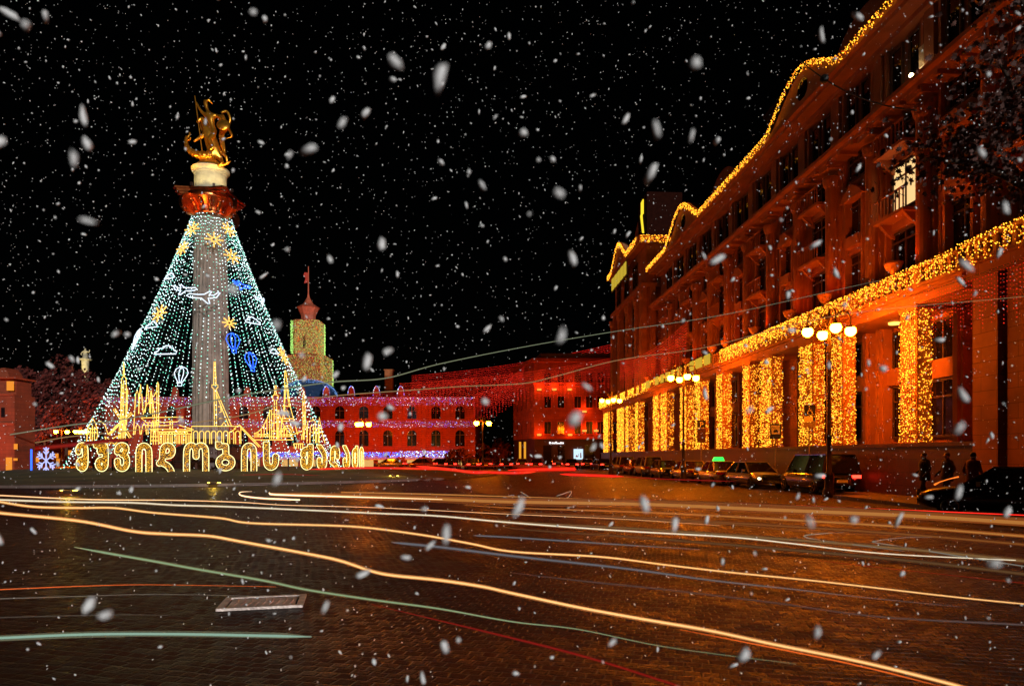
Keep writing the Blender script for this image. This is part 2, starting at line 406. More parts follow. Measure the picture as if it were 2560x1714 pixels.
# mansard roof and arched gables
mb=MB(); mb.prism([(0,0),(20,0),(20,3.0),(3.0,3.0),(.8,1.2)],Vector((UX+.6,U0,EZ)),(1,0,0),(0,0,1),(0,1,0),U1-U0)
mb.build('roof',mat('roof_slate',(.10,.05,.04),.7,scale=3),B)
HUMPS=[(16,5.0,1.7),(37.6,4.4,1.75),(59.2,5.0,2.2)]
def hump(u,c,hw,h):
    t=(u-c)/hw
    return EZ+.1 if abs(t)>=1 else EZ+.1+h*(math.cos(t*math.pi)*.5+.5)**.72
for c,hw,h in HUMPS:
    poly=[(c-hw,0)]+[(c-hw+2*hw*i/24, hump(c-hw+2*hw*i/24,c,hw,h)-EZ) for i in range(25)]+[(c+hw,0)]
    mb=MB(); mb.prism(poly,Vector((UX-1.25,0,EZ)),(0,1,0),(0,0,1),(1,0,0),.5)
    gb=mb.build('arched_gable',TR,B)
    mb=MB(); mb.prism([(c+.75*math.cos(q*math.pi/12)*.8,h*.42+.75*math.sin(q*math.pi/12)*.75) for q in range(24)],Vector((UX-1.27,0,EZ)),(0,1,0),(0,0,1),(1,0,0),.03)
    mb.build('oval_window',M['glass'],gb)
    # taller curved attic block behind
    poly=[(c-4.2,0)]+[(c-4.2*math.cos(math.pi*i/20),5.4*math.sin(math.pi*i/20)**.8) for i in range(21)]+[(c+4.2,0)]
    mb=MB(); mb.prism(poly,Vector((UX+2.2,0,EZ)),(0,1,0),(0,0,1),(1,0,0),7)
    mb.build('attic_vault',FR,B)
mb=MB(); mb.box(UX+3,UX+9,47,52,EZ,27.5); mb.box(UX+2.8,UX+9.2,46.8,52.2,27.5,27.8); mb.build('roof_block',M['plinth'],B)
# end pavilion
px0,pu0,pu1=-.55,72.0,88.0; PEZ=24.8
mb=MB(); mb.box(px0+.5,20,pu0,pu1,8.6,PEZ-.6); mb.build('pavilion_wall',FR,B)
mb=MB(); mb.box(px0-.2,20,pu0-.5,pu1+.3,PEZ-.6,PEZ-.35); mb.box(px0-.5,20,pu0-.8,pu1+.5,PEZ-.35,PEZ); mb.box(px0-.1,20,pu0-.3,pu1+.3,19.6,20.0)
mb.build('pavilion_cornice',TR,B)
mb=MB()
for uu in (72.3,74.6,79.0,83.4,87.6):
    mb.box(px0+.12,px0+.5,uu-.35,uu+.35,8.6,19.6); mb.lathe([(.34,0),(.32,9.6),(.46,9.9),(.5,10.4)],(px0+.1,uu,8.6),12)
for xx in (.6,2.4): mb.box(xx-.3,xx+.3,pu0-.3,pu0,8.6,19.6)
mb.build('pavilion_columns',TR,B)
for uu in (76.8,81.2,85.6):
    for z0,z1 in ((9.6,12.0),(12.8,15.2),(16,18.6),(20.6,23.2)): window(uu-1.1,uu+1.1,z0,z1,px0+.497,1,.25)
def phump(u): return PEZ+.05+(2.3*(math.cos((u-81.5)/4.6*math.pi)*.5+.5)**.8 if abs(u-81.5)<4.6 else 0)
mb=MB(); mb.prism([(76.9,0)]+[(76.9+9.2*i/20,phump(76.9+9.2*i/20)-PEZ) for i in range(21)]+[(86.1,0)],Vector((px0-.35,0,PEZ)),(0,1,0),(0,0,1),(1,0,0),.5); mb.build('pavilion_gable',TR,B)
mb=MB(); mb.prism([(77.4,0)]+[(81.5-4.1*math.cos(math.pi*i/16),5.6*math.sin(math.pi*i/16)**.8) for i in range(17)]+[(85.6,0)],Vector((px0+2.2,0,PEZ)),(0,1,0),(0,0,1),(1,0,0),6); mb.build('pavilion_vault',FR,B)
mb=MB(); mb.box(1.0,5,76,80,PEZ-.5,31.2); mb.build('roof_tower',mat('dark_tower_wall',(.022,.005,.003),.95,spec=.05),B)  # near-black base colour stands in for shade on the tower
# yellow lit roof letters
mb=MB(); o=Vector((2.97,71.8,28.0))
mb.prism([(0,0),(.9,0),(.9,1.5),(0,1.6)],Vector((.95,77.2,29.2)),(0,1,0),(0,0,1),(-1,0,0),.12)
mb.prism([(0,0),(.5,.2),(1.4,2.4),(.9,2.6)],Vector((.95,77.0,26.9)),(0,1,0),(0,0,1),(-1,0,0),.12)
mb.build('roof_sign',emis('yellow_sign',(1,.72,.03),1.2),B)
mb=MB()
mb.box(px0-.53,px0-.51,76.5,85.4,22.1,23.9); psb=mb.build('pavilion_sign',M['frame'],B); emis('yellow_sign_dim',(.9,.62,.05),.6)
for i in range(5): MB().box(px0-.62,px0-.535,77.0+i*1.7,78.2+i*1.7,22.3+.0*i,23.7).build('sign_letter',bpy.data.materials['yellow_sign_dim'],psb)
# lit room on the open loggia near the tree
for (px,py,ww,hh) in ((2272,205,.8,2.0),):
    mb=MB(); mb.box(UX-.26,UX-.004,28.35,29.2,17.5,19.2); mb.build('lit_loggia',mat('loggia_plaster',(.7,.6,.45),.8),B)
fx=MB().ball((0,0,0),.09,8).build('loggia_lamp',emis('loggia_bulb',(1,.7,.35),40,True),B); fx.location=(UX-.62,29.15,18.0)
# small soffit lamps under the entablature
for u in (31.5,40.0,48.0,53.0,62.0,72.6):
    o=MB().lathe([(0,0),(.22,0),(.25,.08),(0,.1)],(0,0,0),14).build('soffit_lamp',emis('soffit_lens',(1,.55,.08),3) if u==31.5 else bpy.data.materials['soffit_lens'],B)
    o.location=(1.3,u,7.84)
# warm wall lamp by the door
o=MB().lathe([(0,0),(.1,.05),(.13,.3),(.06,.42),(0,.44)],(0,0,0),10).build('door_lantern',M['headlight'],B); o.location=(1.7,39.3,4.9)
# balcony sign panel (a row of yellow-green letters, unreadable in the photo)
mb=MB()
for i,(u,wd) in enumerate([(50.8,1.2),(52.6,1.5),(54.6,.9),(58.0,1.0),(60.2,.8),(61.8,.8),(63.4,.9),(65.2,1.1),(68.5,1.3)]): MB().box(-.68,-.6,u,u+wd,8.65,9.4).build('balcony_sign_letter',bpy.data.materials['yellow_sign_dim'],B)

# floor lamps in bowls on the balustrade, lighting the upper facade
BOWLS=[(29.0,),(34.7,),(38.6,),(43.5,),(48.5,),(51.2,),(57.5,),(63.5,),(70.5,),(20.5,)]
for i,(u,) in enumerate(BOWLS):
    p=bl(u,-.3 if u>24.6 else -.53,9.36)
    t=thing('bowl_uplight',['round orange bowl lamp on the balustrade %s'%s for s in ('between the two nearest wrapped piers','over the second wrapped pier','just right of the near street lamp top','over the arch-topped wrapped pier','left of the near street lamp','over the middle wrapped pier','right of the blurred yellow sign','behind the second street lamp','at the far bend of the building','at the far right over the shop')][i],'lamp',p,BA,'bowl lamps along the balustrade')
    MB().lathe([(.05,0),(.07,.12),(.26,.3),(.36,.52),(.38,.6),(.34,.6),(.2,.42),(0,.36)],(0,0,0),16).build('bowl',mat('bowl_clay',(.75,.25,.08),.6) if i==0 else bpy.data.materials['bowl_clay'],t,True)
    MB().lathe([(0,0),(.22,.0),(.22,.03),(0,.04)],(0,0,.46),12).build('lens',M['bulb_orange'],t)
    l=light('bowl_light','SPOT',(0,0,.62),62,(1,.06,.003),t,spot_size=R(150),spot_blend=1.0,shadow_soft_size=.15); aim(l,(.75,0,1))

# ---- light garlands (hang on the building: things of their own)
def wrap(u0,u1,z0,z1,label,dens=30,arch=False,x0=0):
    mb=MB(); r=random.Random(int(u0*10))
    far=(u0+u1)/2; rad=.017+far*.00024
    # front face (x = -0.05) and the face turned to the camera (u = u0-0.05)
    n=int((u1-u0)*(z1-z0)*dens)
    for i in range(n):
        u=r.uniform(u0,u1); z=r.uniform(z0,z1)
        mb.octa(bl(u,x0-.06-r.random()*.03,z)-ORI,rad*r.uniform(.8,1.25),0 if r.random()<.8 else 1)
    n=int(.62*(z1-z0)*dens*1.05)
    for i in range(n):
        x=r.uniform(x0,x0+.62); z=r.uniform(z0,z1)
        mb.octa(bl(u0-.06-r.random()*.03,x,z)-ORI,rad*r.uniform(.8,1.25),0 if r.random()<.7 else 1)
    # thin wires
    for i in range(9):
        u=u0+(u1-u0)*i/8; mb.tube([bl(u,x0-.05,z0)-ORI,bl(u,x0-.05,z1)-ORI],.006,3,2)
    o=mb.build('light_curtain',[M['bulb_amber'],M['bulb_orange'],M['wire']]); o.location=ORI
    return tag(o,label,'string lights','gold light curtains wrapped round the piers')
names=['gold light curtain on the nearest pier, right of the street lamp','gold light curtain behind the right globes of the near street lamp','gold light curtain behind the blue disabled parking sign','gold light curtain behind the blue taxi stand sign','gold light curtain just left of the one behind the taxi sign','two-sided gold light curtain alone above the white taxi','gold light curtain behind the parking sign','gold light curtain just left of the parking sign','right half of the wide gold curtain under the second street lamp','left half of the wide gold curtain under the second street lamp','gold light curtain third pier from the far end','narrow gold light curtain second group from the far end','wide gold light curtain next to the far street lamp','farthest gold light curtain at the end of the building']
for (a,b),nm in zip(PIERS,names):
    ORI=bl((a+b)/2,0,2.3); wrap(a,b,2.35,7.78,nm,dens=105 if a<40 else 85 if a<60 else 52)
def garland(pts, drop, dens, label, x=0, name='light_garland', mats=None, rad=None):
    """band of bulbs hanging from a line of (u,z) points"""
    mb=MB(); r=random.Random(int(pts[0][0]*7+drop*100)); ORI=bl(pts[0][0],x,pts[0][1])
    for (a,za),(b,zb) in zip(pts[:-1],pts[1:]):
        L=math.hypot(b-a,zb-za); n=max(2,int(L*dens))
        for i in range(n):
            t=r.random(); u=a+(b-a)*t; z=za+(zb-za)*t
            d=drop*r.random()**1.25*(.55+.45*abs(math.sin(u*4.7)))
            rr=(rad or (.018+u*.00026))*r.uniform(.75,1.25)
            mb.octa(bl(u,x-.05-r.random()*.06,z-d)-ORI,rr,0 if r.random()<.75 else 1)
        mb.tube([bl(a,x-.04,za)-ORI,bl(b,x-.04,zb)-ORI],.012,4,2)
    o=mb.build(name,(mats or [M['bulb_amber'],M['bulb_orange']])+[M['wire']]); o.location=ORI
    return tag(o,label,'string lights','gold garlands along the balustrade and roof line')
garland([(u,9.35) for u in range(25,51,2)],1.0,95,'gold icicle garland on the balustrade from the near wing to the street lamps',-.48)
garland([(u,9.35) for u in range(69,98,2)],1.0,60,'gold icicle garland on the farthest stretch of the balustrade',-.48)
garland([(u,9.35) for u in range(51,70,2)],.5,16,'thinner gold garland on the balustrade behind the blurred yellow letters',-.48)
garland([(u,9.35) for u in (6,8,10,12,14,16,18,20,22,24.6)],1.0,95,'gold icicle garland on the near wing balustrade at the far right',-.68)
def roofz(u):
    for c,hw,h in HUMPS:
        if abs(u-c)<hw: return hump(u,c,hw,h)
    return EZ+.1
us=[8+i*.45 for i in range(int((71-8)/.45)+1)]
garland([(u,roofz(u)) for u in us if u<48.6],.5,40,'gold garland following the roof line over the large near arched gable',UX-1.5)
garland([(u,roofz(u)) for u in us if u>48.3],.55,40,'gold garland following the roof line over the second arched gable',UX-1.5)
garland([(72+i*.4,phump(72+i*.4)) for i in range(41)],.7,34,'gold garland over the arched gable of the far end pavilion',px0-.52)
mb=MB(); ORI=bl(72,px0,PEZ); r=random.Random(5)
for i in range(160): mb.octa(bl(71.1-r.random()*.05,r.uniform(px0-.4,2.3),PEZ-.0-r.random()*.8)-ORI,.046*r.uniform(.8,1.2),0 if r.random()<.7 else 1)
o=mb.build('light_garland',[M['bulb_amber'],M['bulb_orange']]); o.location=ORI; tag(o,'short gold garland on the side of the far end pavilion facing us','string lights','gold garlands along the balustrade and roof line')

# sidewalk under the building
mb=MB(); pts=[bl(0,-1.3,0),bl(100,-1.3,0),bl(100,-.2,0),bl(0,-.2,0)]
mb.prism([(p.x,p.y) for p in pts],(0,0,0),(1,0,0),(0,1,0),(0,0,1),.14); struct('sidewalk',mb,M['walk'])

mb=MB(); pts=[bl(0,-3.0,0),bl(28.9,-3.0,0),bl(28.9,-1.31,0),bl(0,-1.31,0)]
mb.prism([(p.x,p.y) for p in pts],(0,0,0),(1,0,0),(0,1,0),(0,0,1),.137); struct('pavement',mb,M['walk'])

# ================================================================== street lamps
def street_lamp(loc, h, label, rz=0, arms=4, gr=.225):
    rz=-math.atan2(loc[0],loc[1])
    t=thing('street_lamp',label,'street lamp',loc,rz,'globe street lamps round the square')
    mb=MB(); mb.lathe([(.26,0),(.26,.25),(.2,.35),(.17,.9),(.2,1.0),(.11,1.1),(.09,2.5),(.12,2.6),(.08,2.7),(.06,h-1.0),(.1,h-.9),(.05,h+.1),(.08,h+.6),(.03,h+.9),(.0,h+1.1)],(0,0,0),12)
    mb.build('pole',M['iron'],t,True)
    for k in range(arms):
        q=2*math.pi*k/arms+R(17); c,s=math.cos(q),math.sin(q); RR=.88
        pts=[(c*.05,s*.05,h+.1),(c*.3,s*.3,h+.75),(c*.62,s*.62,h+.9),(c*RR,s*RR,h+.65),(c*RR,s*RR,h+.25)]
        a=MB().tube(chaikin(pts,2),.03,6); a.tube(chaikin([(c*.1,s*.1,h+.0),(c*.4,s*.4,h+.2),(c*.45,s*.45,h+.6),(c*.25,s*.25,h+.55)],2),.016,5)
        arm=a.build('arm',M['iron'],t,True)
        MB().lathe([(gr*1.12*math.sin(R(q_)),gr*1.12*math.cos(R(q_))) for q_ in (58,50,40,30,18,8)]+[(.02,gr*1.12+.05),(0,gr*1.12+.06)],(c*RR,s*RR,h),14).build('cap',M['iron'],arm)  # cap widened to hold back the globe's upward light
        MB().ball((c*RR,s*RR,h),gr,8).build('globe',M['globe'],arm,True)
    return t
street_lamp((13.7,29.5,0),7.15,'tall four-globe street lamp nearest to us, before the orange building')
street_lamp((11.8,47,0),7.15,'four-globe street lamp in front of the blurred yellow sign, second along the building')
street_lamp((9.55,66,0),7.15,'four-globe street lamp at the far corner of the orange building')
t=street_lamp((-4.0,93,0),6.3,'twin-globe street lamp right of the red two-storey building',arms=2,gr=.34)
t=street_lamp((-20.6,94,0),6.2,'three-globe street lamp right of the big letters, before the red building',arms=3,gr=.34)
t=street_lamp((-77,122,0),6.2,'four-globe street lamp at the far left beside the letters',arms=4,gr=.34)
t=street_lamp((-80.5,122,0),6.2,'farthest left globe street lamp, just left of its twin',arms=2,gr=.34)

# ================================================================== monument
D=Vector((-28.7,65,0)); px=lambda n: n/26.26
T=thing('monument_column','tall stone column with gilded capital carrying the golden rider statue','monument',D)
mb=MB(); mb.lathe([(4.2,.6),(4.2,1.2),(3.2,1.4),(3.0,2.6),(2.2,3.0),(2.1,3.4)],(0,0,0),32); mb.build('base',M['plinth'],T)
mb=MB()
prof=[]
n=40; v0=0
for zi in range(2):
    pass
fl=[]
for k in range(96):
    a=2*math.pi*k/96; fl.append((a, 1.0 if k%4 in (0,1) else .965))
b0=len(mb.v)
for z,r in ((3.4,1.62),(12,1.58),(24.4,1.44)):
    for a,s in fl: mb.v.append((r*s*math.cos(a),r*s*math.sin(a),z))
for i in range(2):
    for k in range(96):
        k2=(k+1)%96; mb.f.append((i*96+k,i*96+k2,(i+1)*96+k2,(i+1)*96+k)); mb.m.append(0)
mb.build('shaft',M['column'],T)
# capital: bell, volutes, abacus
cap=MB(); cap.lathe([(1.5,24.3),(1.75,24.45),(1.6,24.7),(1.75,25.1),(2.25,25.8),(2.45,26.2)],(0,0,0),32)
capo=cap.build('capital',M['bronze'],T,True)
mb=MB()
pl=[]
for k in range(4):
    a=R(45+90*k); b=R(90+90*k)
    pl += [(3.15*math.cos(a-.07),3.15*math.sin(a-.07)),(3.15*math.cos(a+.07),3.15*math.sin(a+.07)),(2.35*math.cos(b-.4),2.35*math.sin(b-.4)),(2.2*math.cos(b),2.2*math.sin(b)),(2.35*math.cos(b+.4),2.35*math.sin(b+.4))]
mb.prism(pl,(0,0,26.15),(1,0,0),(0,1,0),(0,0,1),.25); mb.prism([(x*.93,y*.93) for x,y in pl],(0,0,25.95),(1,0,0),(0,1,0),(0,0,1),.2); mb.prism([(x*1.06,y*1.06) for x,y in pl],(0,0,26.4),(1,0,0),(0,1,0),(0,0,1),.16)
mb.build('abacus',M['bronze'],capo)
for k in range(4):
    a=R(45+90*k)+R(18); dv=Vector((math.cos(a),math.sin(a),0)); 
    pts=[]
    for i in range(40):
        q=i/39; an=q*2*math.pi*2.1; rr=1.0*(1-q)+.08
        pts.append(dv*(2.35+rr*math.cos(an+1.57))+Vector((0,0,25.05+rr*math.sin(an+1.57))))
    v=MB().tube(pts,[.24*(1-i/50) for i in range(40)],6); 
    sd_=dv.cross(Vector((0,0,1)))
    v.prism([(.92*math.cos(q*math.pi/10),.92*math.sin(q*math.pi/10)) for q in range(20)],dv*2.35+Vector((0,0,25.05))-sd_*.2,dv,(0,0,1),sd_,.4)
    v.build('volute',M['bronze'],capo,False)
mb=MB()
for k in range(16):
    a=2*math.pi*k/16; c,s=math.cos(a),math.sin(a)
    mb.tube(chaikin([(1.55*c,1.55*s,24.6),(1.95*c,1.95*s,25.1),(2.3*c,2.3*s,25.5),(2.45*c,2.45*s,25.35)],1),[.16,.2,.2,.15,.12,.08,.05,.04][:6]+[.04]*4,5) if False else mb.tube([(1.55*c,1.55*s,24.6),(1.9*c,1.9*s,25.1),(2.2*c,2.2*s,25.6),(2.4*c,2.4*s,25.4)],[.2,.22,.18,.08],6)
mb.build('acanthus_leaves',M['bronze'],capo,True)
mb=MB(); mb.lathe([(1.42,26.5),(1.42,28.4),(1.5,28.5),(1.5,28.6),(1.68,28.75),(1.7,28.95),(1.6,29.05)],(0,0,0),36); mb.build('drum',M['cream'],T)
# floodlights standing on the capital
for k,a in enumerate((200,255,300,340)):
    q=R(a); o=MB().box(-.14,.14,-.1,.1,0,.3).build('floodlight',M['iron'],T); o.location=(2.5*math.cos(q),2.5*math.sin(q),26.56); o.rotation_euler=(0,0,q)
    l=light('flood_beam','SPOT',(2.55*math.cos(q),2.55*math.sin(q),27.0),[2600,3000,3000,2400][k]*.03,(1,.78,.36),T,spot_size=R(110),spot_blend=.8,shadow_soft_size=.12)
    aim(l,(-math.cos(q)*.75,-math.sin(q)*.75,1))
l=light('flood_glow','SPOT',(0,-3.6,24.2),170,(1,.36,.06),T,spot_size=R(120),spot_blend=1,shadow_soft_size=.3); aim(l,(0,.8,1))
for sgn in (-1,1):
    l=light('statue_beam','SPOT',(3.0*sgn,-3.0,26.9),1900,(1,.40,.05),T,spot_size=R(60),spot_blend=.7,shadow_soft_size=.15); aim(l,(-.55*sgn,.35,1))
# golden statue
def SK(nodes, edges, name, m, parent, sub=2):
    """skin-modifier body: nodes {key:(pos,radius)}"""
    keys=list(nodes); me=bpy.data.meshes.new(name)
    me.from_pydata([tuple(nodes[k][0]) for k in keys],[(keys.index(a),keys.index(b)) for a,b in edges],[])
    o=bpy.data.objects.new(name,me); COL.objects.link(o)
    md=o.modifiers.new('Skin','SKIN'); md.use_smooth_shade=True
    sv=me.skin_vertices[0].data
    for i,k in enumerate(keys):
        r_=nodes[k][1]; sv[i].radius=(r_,r_) if not isinstance(r_,tuple) else r_
        sv[i].use_root=(i==0)
    m2=o.modifiers.new('Sub','SUBSURF'); m2.levels=sub; m2.render_levels=sub
    dg=bpy.context.evaluated_depsgraph_get(); dg.update()
    nm=bpy.data.meshes.new_from_object(o.evaluated_get(dg)); nm.materials.clear(); nm.materials.append(m)
    for p in nm.polygons: p.use_smooth=True; p.material_index=0
    bpy.data.objects.remove(o); o=bpy.data.objects.new(name,nm); COL.objects.link(o)
    if parent: o.parent=parent
    return o
ST=thing('golden_statue','gilded horseman with round shield slaying a dragon, on top of the column','statue',D+Vector((0,0,29.05)))
def sp_(x,y,dy=0):  # photo pixel -> statue local
    return Vector(((x-523)/26.26, dy, (HZ-y)/26.26+EYE-29.05+.25))
V=sp_
# rock + dragon
mb=MB()
rr=random.Random(4)
mb.lathe([(1.35,0),(1.3,.25),(.95,.6),(.45,.95),(0,1.05)],(0,0,0),14); mb.build('rock',M['gold'],ST)
pts=catmull([V(533,398,-.3),V(515,402,-.5),V(497,399,-.5),V(480,390,-.4),V(468,376,-.3),V(464,360,-.2),V(463,348,-.1)],8)
n=len(pts); dr=MB().tube(pts,[(.42*(1-i/n)+.07)*(1.12 if (i%4)<2 else .92) for i in range(n)],10)
dr.tube(catmull([V(463,352,-.1),V(470,358,-.1),V(476,352,-.2)],4),.09,6); dr.tube(catmull([V(467,350,-.1),V(471,342,0),V(470,336,0)],4),[.1]*8+[.02],6)
# dragon neck and head to the right/below
dr.tube(catmull([V(540,402,-.4),V(556,412,-.8),V(566,425,-1.2),V(559,434,-1.3),V(553,424,-1.2)],6),.12,7)
dr.tube(catmull([V(563,432,-1.2),V(574,429,-1.2),V(586,421,-1.1)],5),[.14]*4+[.12]*4+[.09,.06,.03],7)
dr.build('dragon',M['gold'],ST,True)
# horse: rearing, chest to the left
H={'belly':(V(530,366),.52),'chest':(V(521,340),.55),'neck':(V(512,322,-.1),.36),'poll':(V(503,303,-.2),.24),'nose':(V(493,318,-.35),.14),
 'hip':(V(536,388),.5),'th':(V(545,400,.1),.3),'hock':(V(551,410,.15),.15),'hoof':(V(549,420,.15),.14),
 'th2':(V(528,402,-.25),.28),'hock2':(V(538,412,-.3),.14),'hoof2':(V(532,420,-.3),.13),
 'sh':(V(512,345,-.25),.26),'kn':(V(497,357,-.4),.14),'ft':(V(487,366,-.5),.1),
 'sh2':(V(508,338,.25),.24),'kn2':(V(497,324,.3),.14),'ft2':(V(494,308,.3),.1),
 'tl':(V(546,383,.2),.14),'tl2':(V(560,395,.25),.16),'tl3':(V(562,412,.25),.06)}
SK(H,[('belly','chest'),('chest','neck'),('neck','poll'),('poll','nose'),('belly','hip'),('hip','th'),('th','hock'),('hock','hoof'),('hip','th2'),('th2','hock2'),('hock2','hoof2'),('chest','sh'),('sh','kn'),('kn','ft'),('chest','sh2'),('sh2','kn2'),('kn2','ft2'),('hip','tl'),('tl','tl2'),('tl2','tl3')],'horse',M['gold'],ST)
# rider
K={'pel':(V(536,345,-.2),.34),'waist':(V(530,325,-.2),.26),'breast':(V(524,300,-.2),.36),'nk':(V(517,283,-.2),.13),'hd':(V(513,268,-.2),.21),'top':(V(512,258,-.2),.13),
 's1':(V(508,294,-.35),.17),'e1':(V(500,283,-.4),.12),'h1':(V(491,266,-.4),.1),
 's2':(V(540,296,-.1),.17),'e2':(V(553,304,-.3),.13),'h2':(V(558,318,-.5),.1),
 'k1':(V(527,362,-.75),.22),'f1':(V(540,385,-.8),.14),'t1':(V(531,391,-.9),.1)}
SK(K,[('pel','waist'),('waist','breast'),('breast','nk'),('nk','hd'),('hd','top'),('breast','s1'),('s1','e1'),('e1','h1'),('breast','s2'),('s2','e2'),('e2','h2'),('pel','k1'),('k1','f1'),('f1','t1')],'rider',M['gold'],ST)
mb=MB(); mb.lathe([(0,.18),(.25,.16),(.5,.08),(.62,0),(.55,-.05)],(0,0,0),20); s_=mb.build('shield',M['gold'],ST,True); s_.location=V(561,325,-.55); s_.rotation_euler=(R(70),R(28),0)
# cape folds and lance
mb=MB()
for k in range(6):
    x0=541+k*3.2
    mb.tube(catmull([V(x0-4,292,.1),V(x0+6,312+k*2,.15),V(x0+3-k,345,.1),V(x0+10-k*2,372+k*3,.1)],5),[.09+.05*math.sin(i*.5) for i in range(16)],6)
mb.tube(catmull([V(549,288,0),V(562,283,.1),V(570,300,.2),V(566,322,.2),V(575,345,.1),V(560,352,0)],5),[.12]*20+[.1,.08,.06,.05,.04,.02],6)
mb.build('cape',M['gold'],ST,True)
mb=MB(); mb.tube([V(489,252,-.45),V(497,300,-.6),V(512,398,-.8)],.045,6); mb.build('lance',M['gold'],ST)
mb=MB(); mb.tube([V(513,262,-.2),V(520,257,-.1),V(528,266,0)],[.1,.12,.05],6); mb.build('helmet_crest',M['gold'],ST,True)

# ================================================================== cone tree of light strings
CC=Vector((-28.55,65,0)); ZT=24.3; ZB=.7; RT=1.75; RBm=12.0
def coneR(z):
    t=(ZT-z)/(ZT-ZB); return RT+(RBm-RT)*(.8*t+.2*t*t)
LT=thing('light_cone','tall cone of hanging white and green light strings round the column','light display',CC)
NS=84; rr=random.Random(11)
for k in range(NS):
    a=2*math.pi*k/NS+rr.uniform(-.015,.015)
    mb=MB(); z=ZT; front = math.sin(a)<-.35 and abs(math.cos(a))<.75
    zend=ZB if not front else rr.choice((ZB,ZB+1,5.5,4,6.5))
    dead=False
    L=[]
    while z>zend:
        r=coneR(z)+rr.uniform(-.05,.05); p=Vector((r*math.cos(a),r*math.sin(a),z))
        q=rr.random()
        wht = .46+.32*abs(math.cos(a))
        if math.sin(a)<0 and abs(math.cos(a))*r/ max(.1,1.6)<1.0 and z<21 and rr.random()<.68: z-=.34; continue
        mb.octa(p,.05*rr.uniform(.75,1.2),0 if q<wht*.8 else (1 if q<.86 else 2))
        z-=.36*rr.uniform(.75,1.25)
    mb.tube([Vector((coneR(zz)*math.cos(a),coneR(zz)*math.sin(a),zz)) for zz in (ZT,16,8,zend)],.009,3,3)
    mb.build('light_string',[M['bulb_white'],M['bulb_teal'],M['bulb_dim'],M['wire']],LT)
# steel ring holding the strings
mb=MB(); mb.tube([(RT*math.cos(2*math.pi*i/32),RT*math.sin(2*math.pi*i/32),ZT) for i in range(32)],.05,6,closed=True); mb.build('top_ring',M['iron'],LT)

def cone_hit(px_,py_,out=.22):
    d=Vector(((px_-1280)/F,1,(HZ-py_)/F)); best=None
    lo=None
    for i in range(400):
        Y=48+i*.05; p=Vector((0,0,EYE))+d*Y; v=p-CC; v.z=0
        e=v.length-coneR(p.z)-out
        if best is None or e<best[0]: best=(e,p)
        if e<=0: return p
    return best[1]
def motif(name,label,cat,px_,py_,shapes,m,size,group,face=None,rad=.05,flip=False):
    """shapes: polylines in unit coords; plane tangent to the cone"""
    p=cone_hit(px_,py_); n=(p-CC); n.z=0; n.normalize(); n.z=.35; n.normalize()
    ex=Vector((0,0,1)).cross(n).normalized(); ey=n.cross(ex)
    if flip: ex=-ex
    mb=MB()
    for s in shapes:
        cl = (Vector(s[0]+(0,))-Vector(s[-1]+(0,))).length<1e-4
        pts=[ex*x*size+ey*y*size for x,y in (s[:-1] if cl else s)]
        mb.tube(pts,rad,5,closed=cl)
    o=mb.build(name,m); o.location=p; return tag(o,label,cat,group)
def star():
    out=[]
    for k in range(8):
        a=math.pi*k/4; out.append([(.28*math.cos(a),.28*math.sin(a)),(1*math.cos(a),1*math.sin(a))])
    out.append([(.28*math.cos(2*math.pi*i/8),.28*math.sin(2*math.pi*i/8)) for i in range(9)])
    return out
for (x,y,s,lb) in [(480,572,.8,'at the upper left edge of the light cone under the capital'),(535,598,.8,'on the column just below the capital'),(572,573,.75,'at the upper right edge of the light cone under the capital'),(456,620,.75,'on the left edge of the cone, below the topmost left star'),(580,640,.8,'on the right slope just right of the column'),(399,782,.85,'low on the left slope of the light cone'),(573,806,.6,'half hidden right beside the column shaft'),(708,888,.9,'low on the right edge by the clock tower')]:
    motif('star_motif','orange eight-rayed neon star '+lb,'neon motif',x,y,star(),M['neon_star'],s,'orange neon stars on the light cone',rad=.065)
plane=[[(-1,0),(-.85,.14),(-.3,.12),(.05,.16),(.38,.42),(.5,.4),(.34,.14),(.62,.12),(.9,.38),(1,.34),(.8,-.02),(.45,-.1),(.3,-.1),(.42,-.5),(.28,-.5),(-.1,-.14),(-.8,-.12),(-1,0)]]
cloud=[[(-1,-.3),(1,-.3),(1.02,-.1),(.75,.05),(.6,.3),(.35,.3),(.2,.5),(-.1,.5),(-.3,.25),(-.6,.25),(-.7,-.02),(-.95,-.1),(-1,-.3)]]
ball_=[]
ball_.append([(.16,-.75),(.5,-.1),(.62,.3),(.45,.75),(0,.98),(-.45,.75),(-.62,.3),(-.5,-.1),(-.16,-.75),(.16,-.75)])
ball_.append([(.06,-.72),(.2,.1),(.2,.55),(0,.98)]); ball_.append([(-.06,-.72),(-.2,.1),(-.2,.55),(0,.98)])
ball_.append([(-.18,-.8),(-.18,-1.05),(.18,-1.05),(.18,-.8)])
for (x,y,s,m_,lb,fl_) in [(508,740,1.35,'neon_white','white outlined neon airplane crossing the column shaft',False),(462,722,1.1,'neon_white','white outlined neon airplane just left of the column',True),(606,713,.95,'neon_blue','blue outlined neon airplane on the right slope',True),(650,748,.9,'neon_white','white outlined neon airplane on the right edge of the cone',False)]:
    motif('airplane_motif',lb,'neon motif',x,y,plane,M[m_],s,'neon airplanes on the light cone',flip=fl_)
for (x,y,s,lb) in [(631,801,.8,'right of the column above the blue balloons'),(414,876,.98,'left of the column above the glowing white balloon'),(379,812,.75,'near the left edge beside the low orange star'),(685,878,.6,'near the right edge above the gold towers'),(424,690,.7,'on the upper left edge of the cone')]:
    motif('cloud_motif','white outlined neon cloud '+lb,'neon motif',x,y,cloud,M['neon_white'],s,'neon clouds on the light cone')
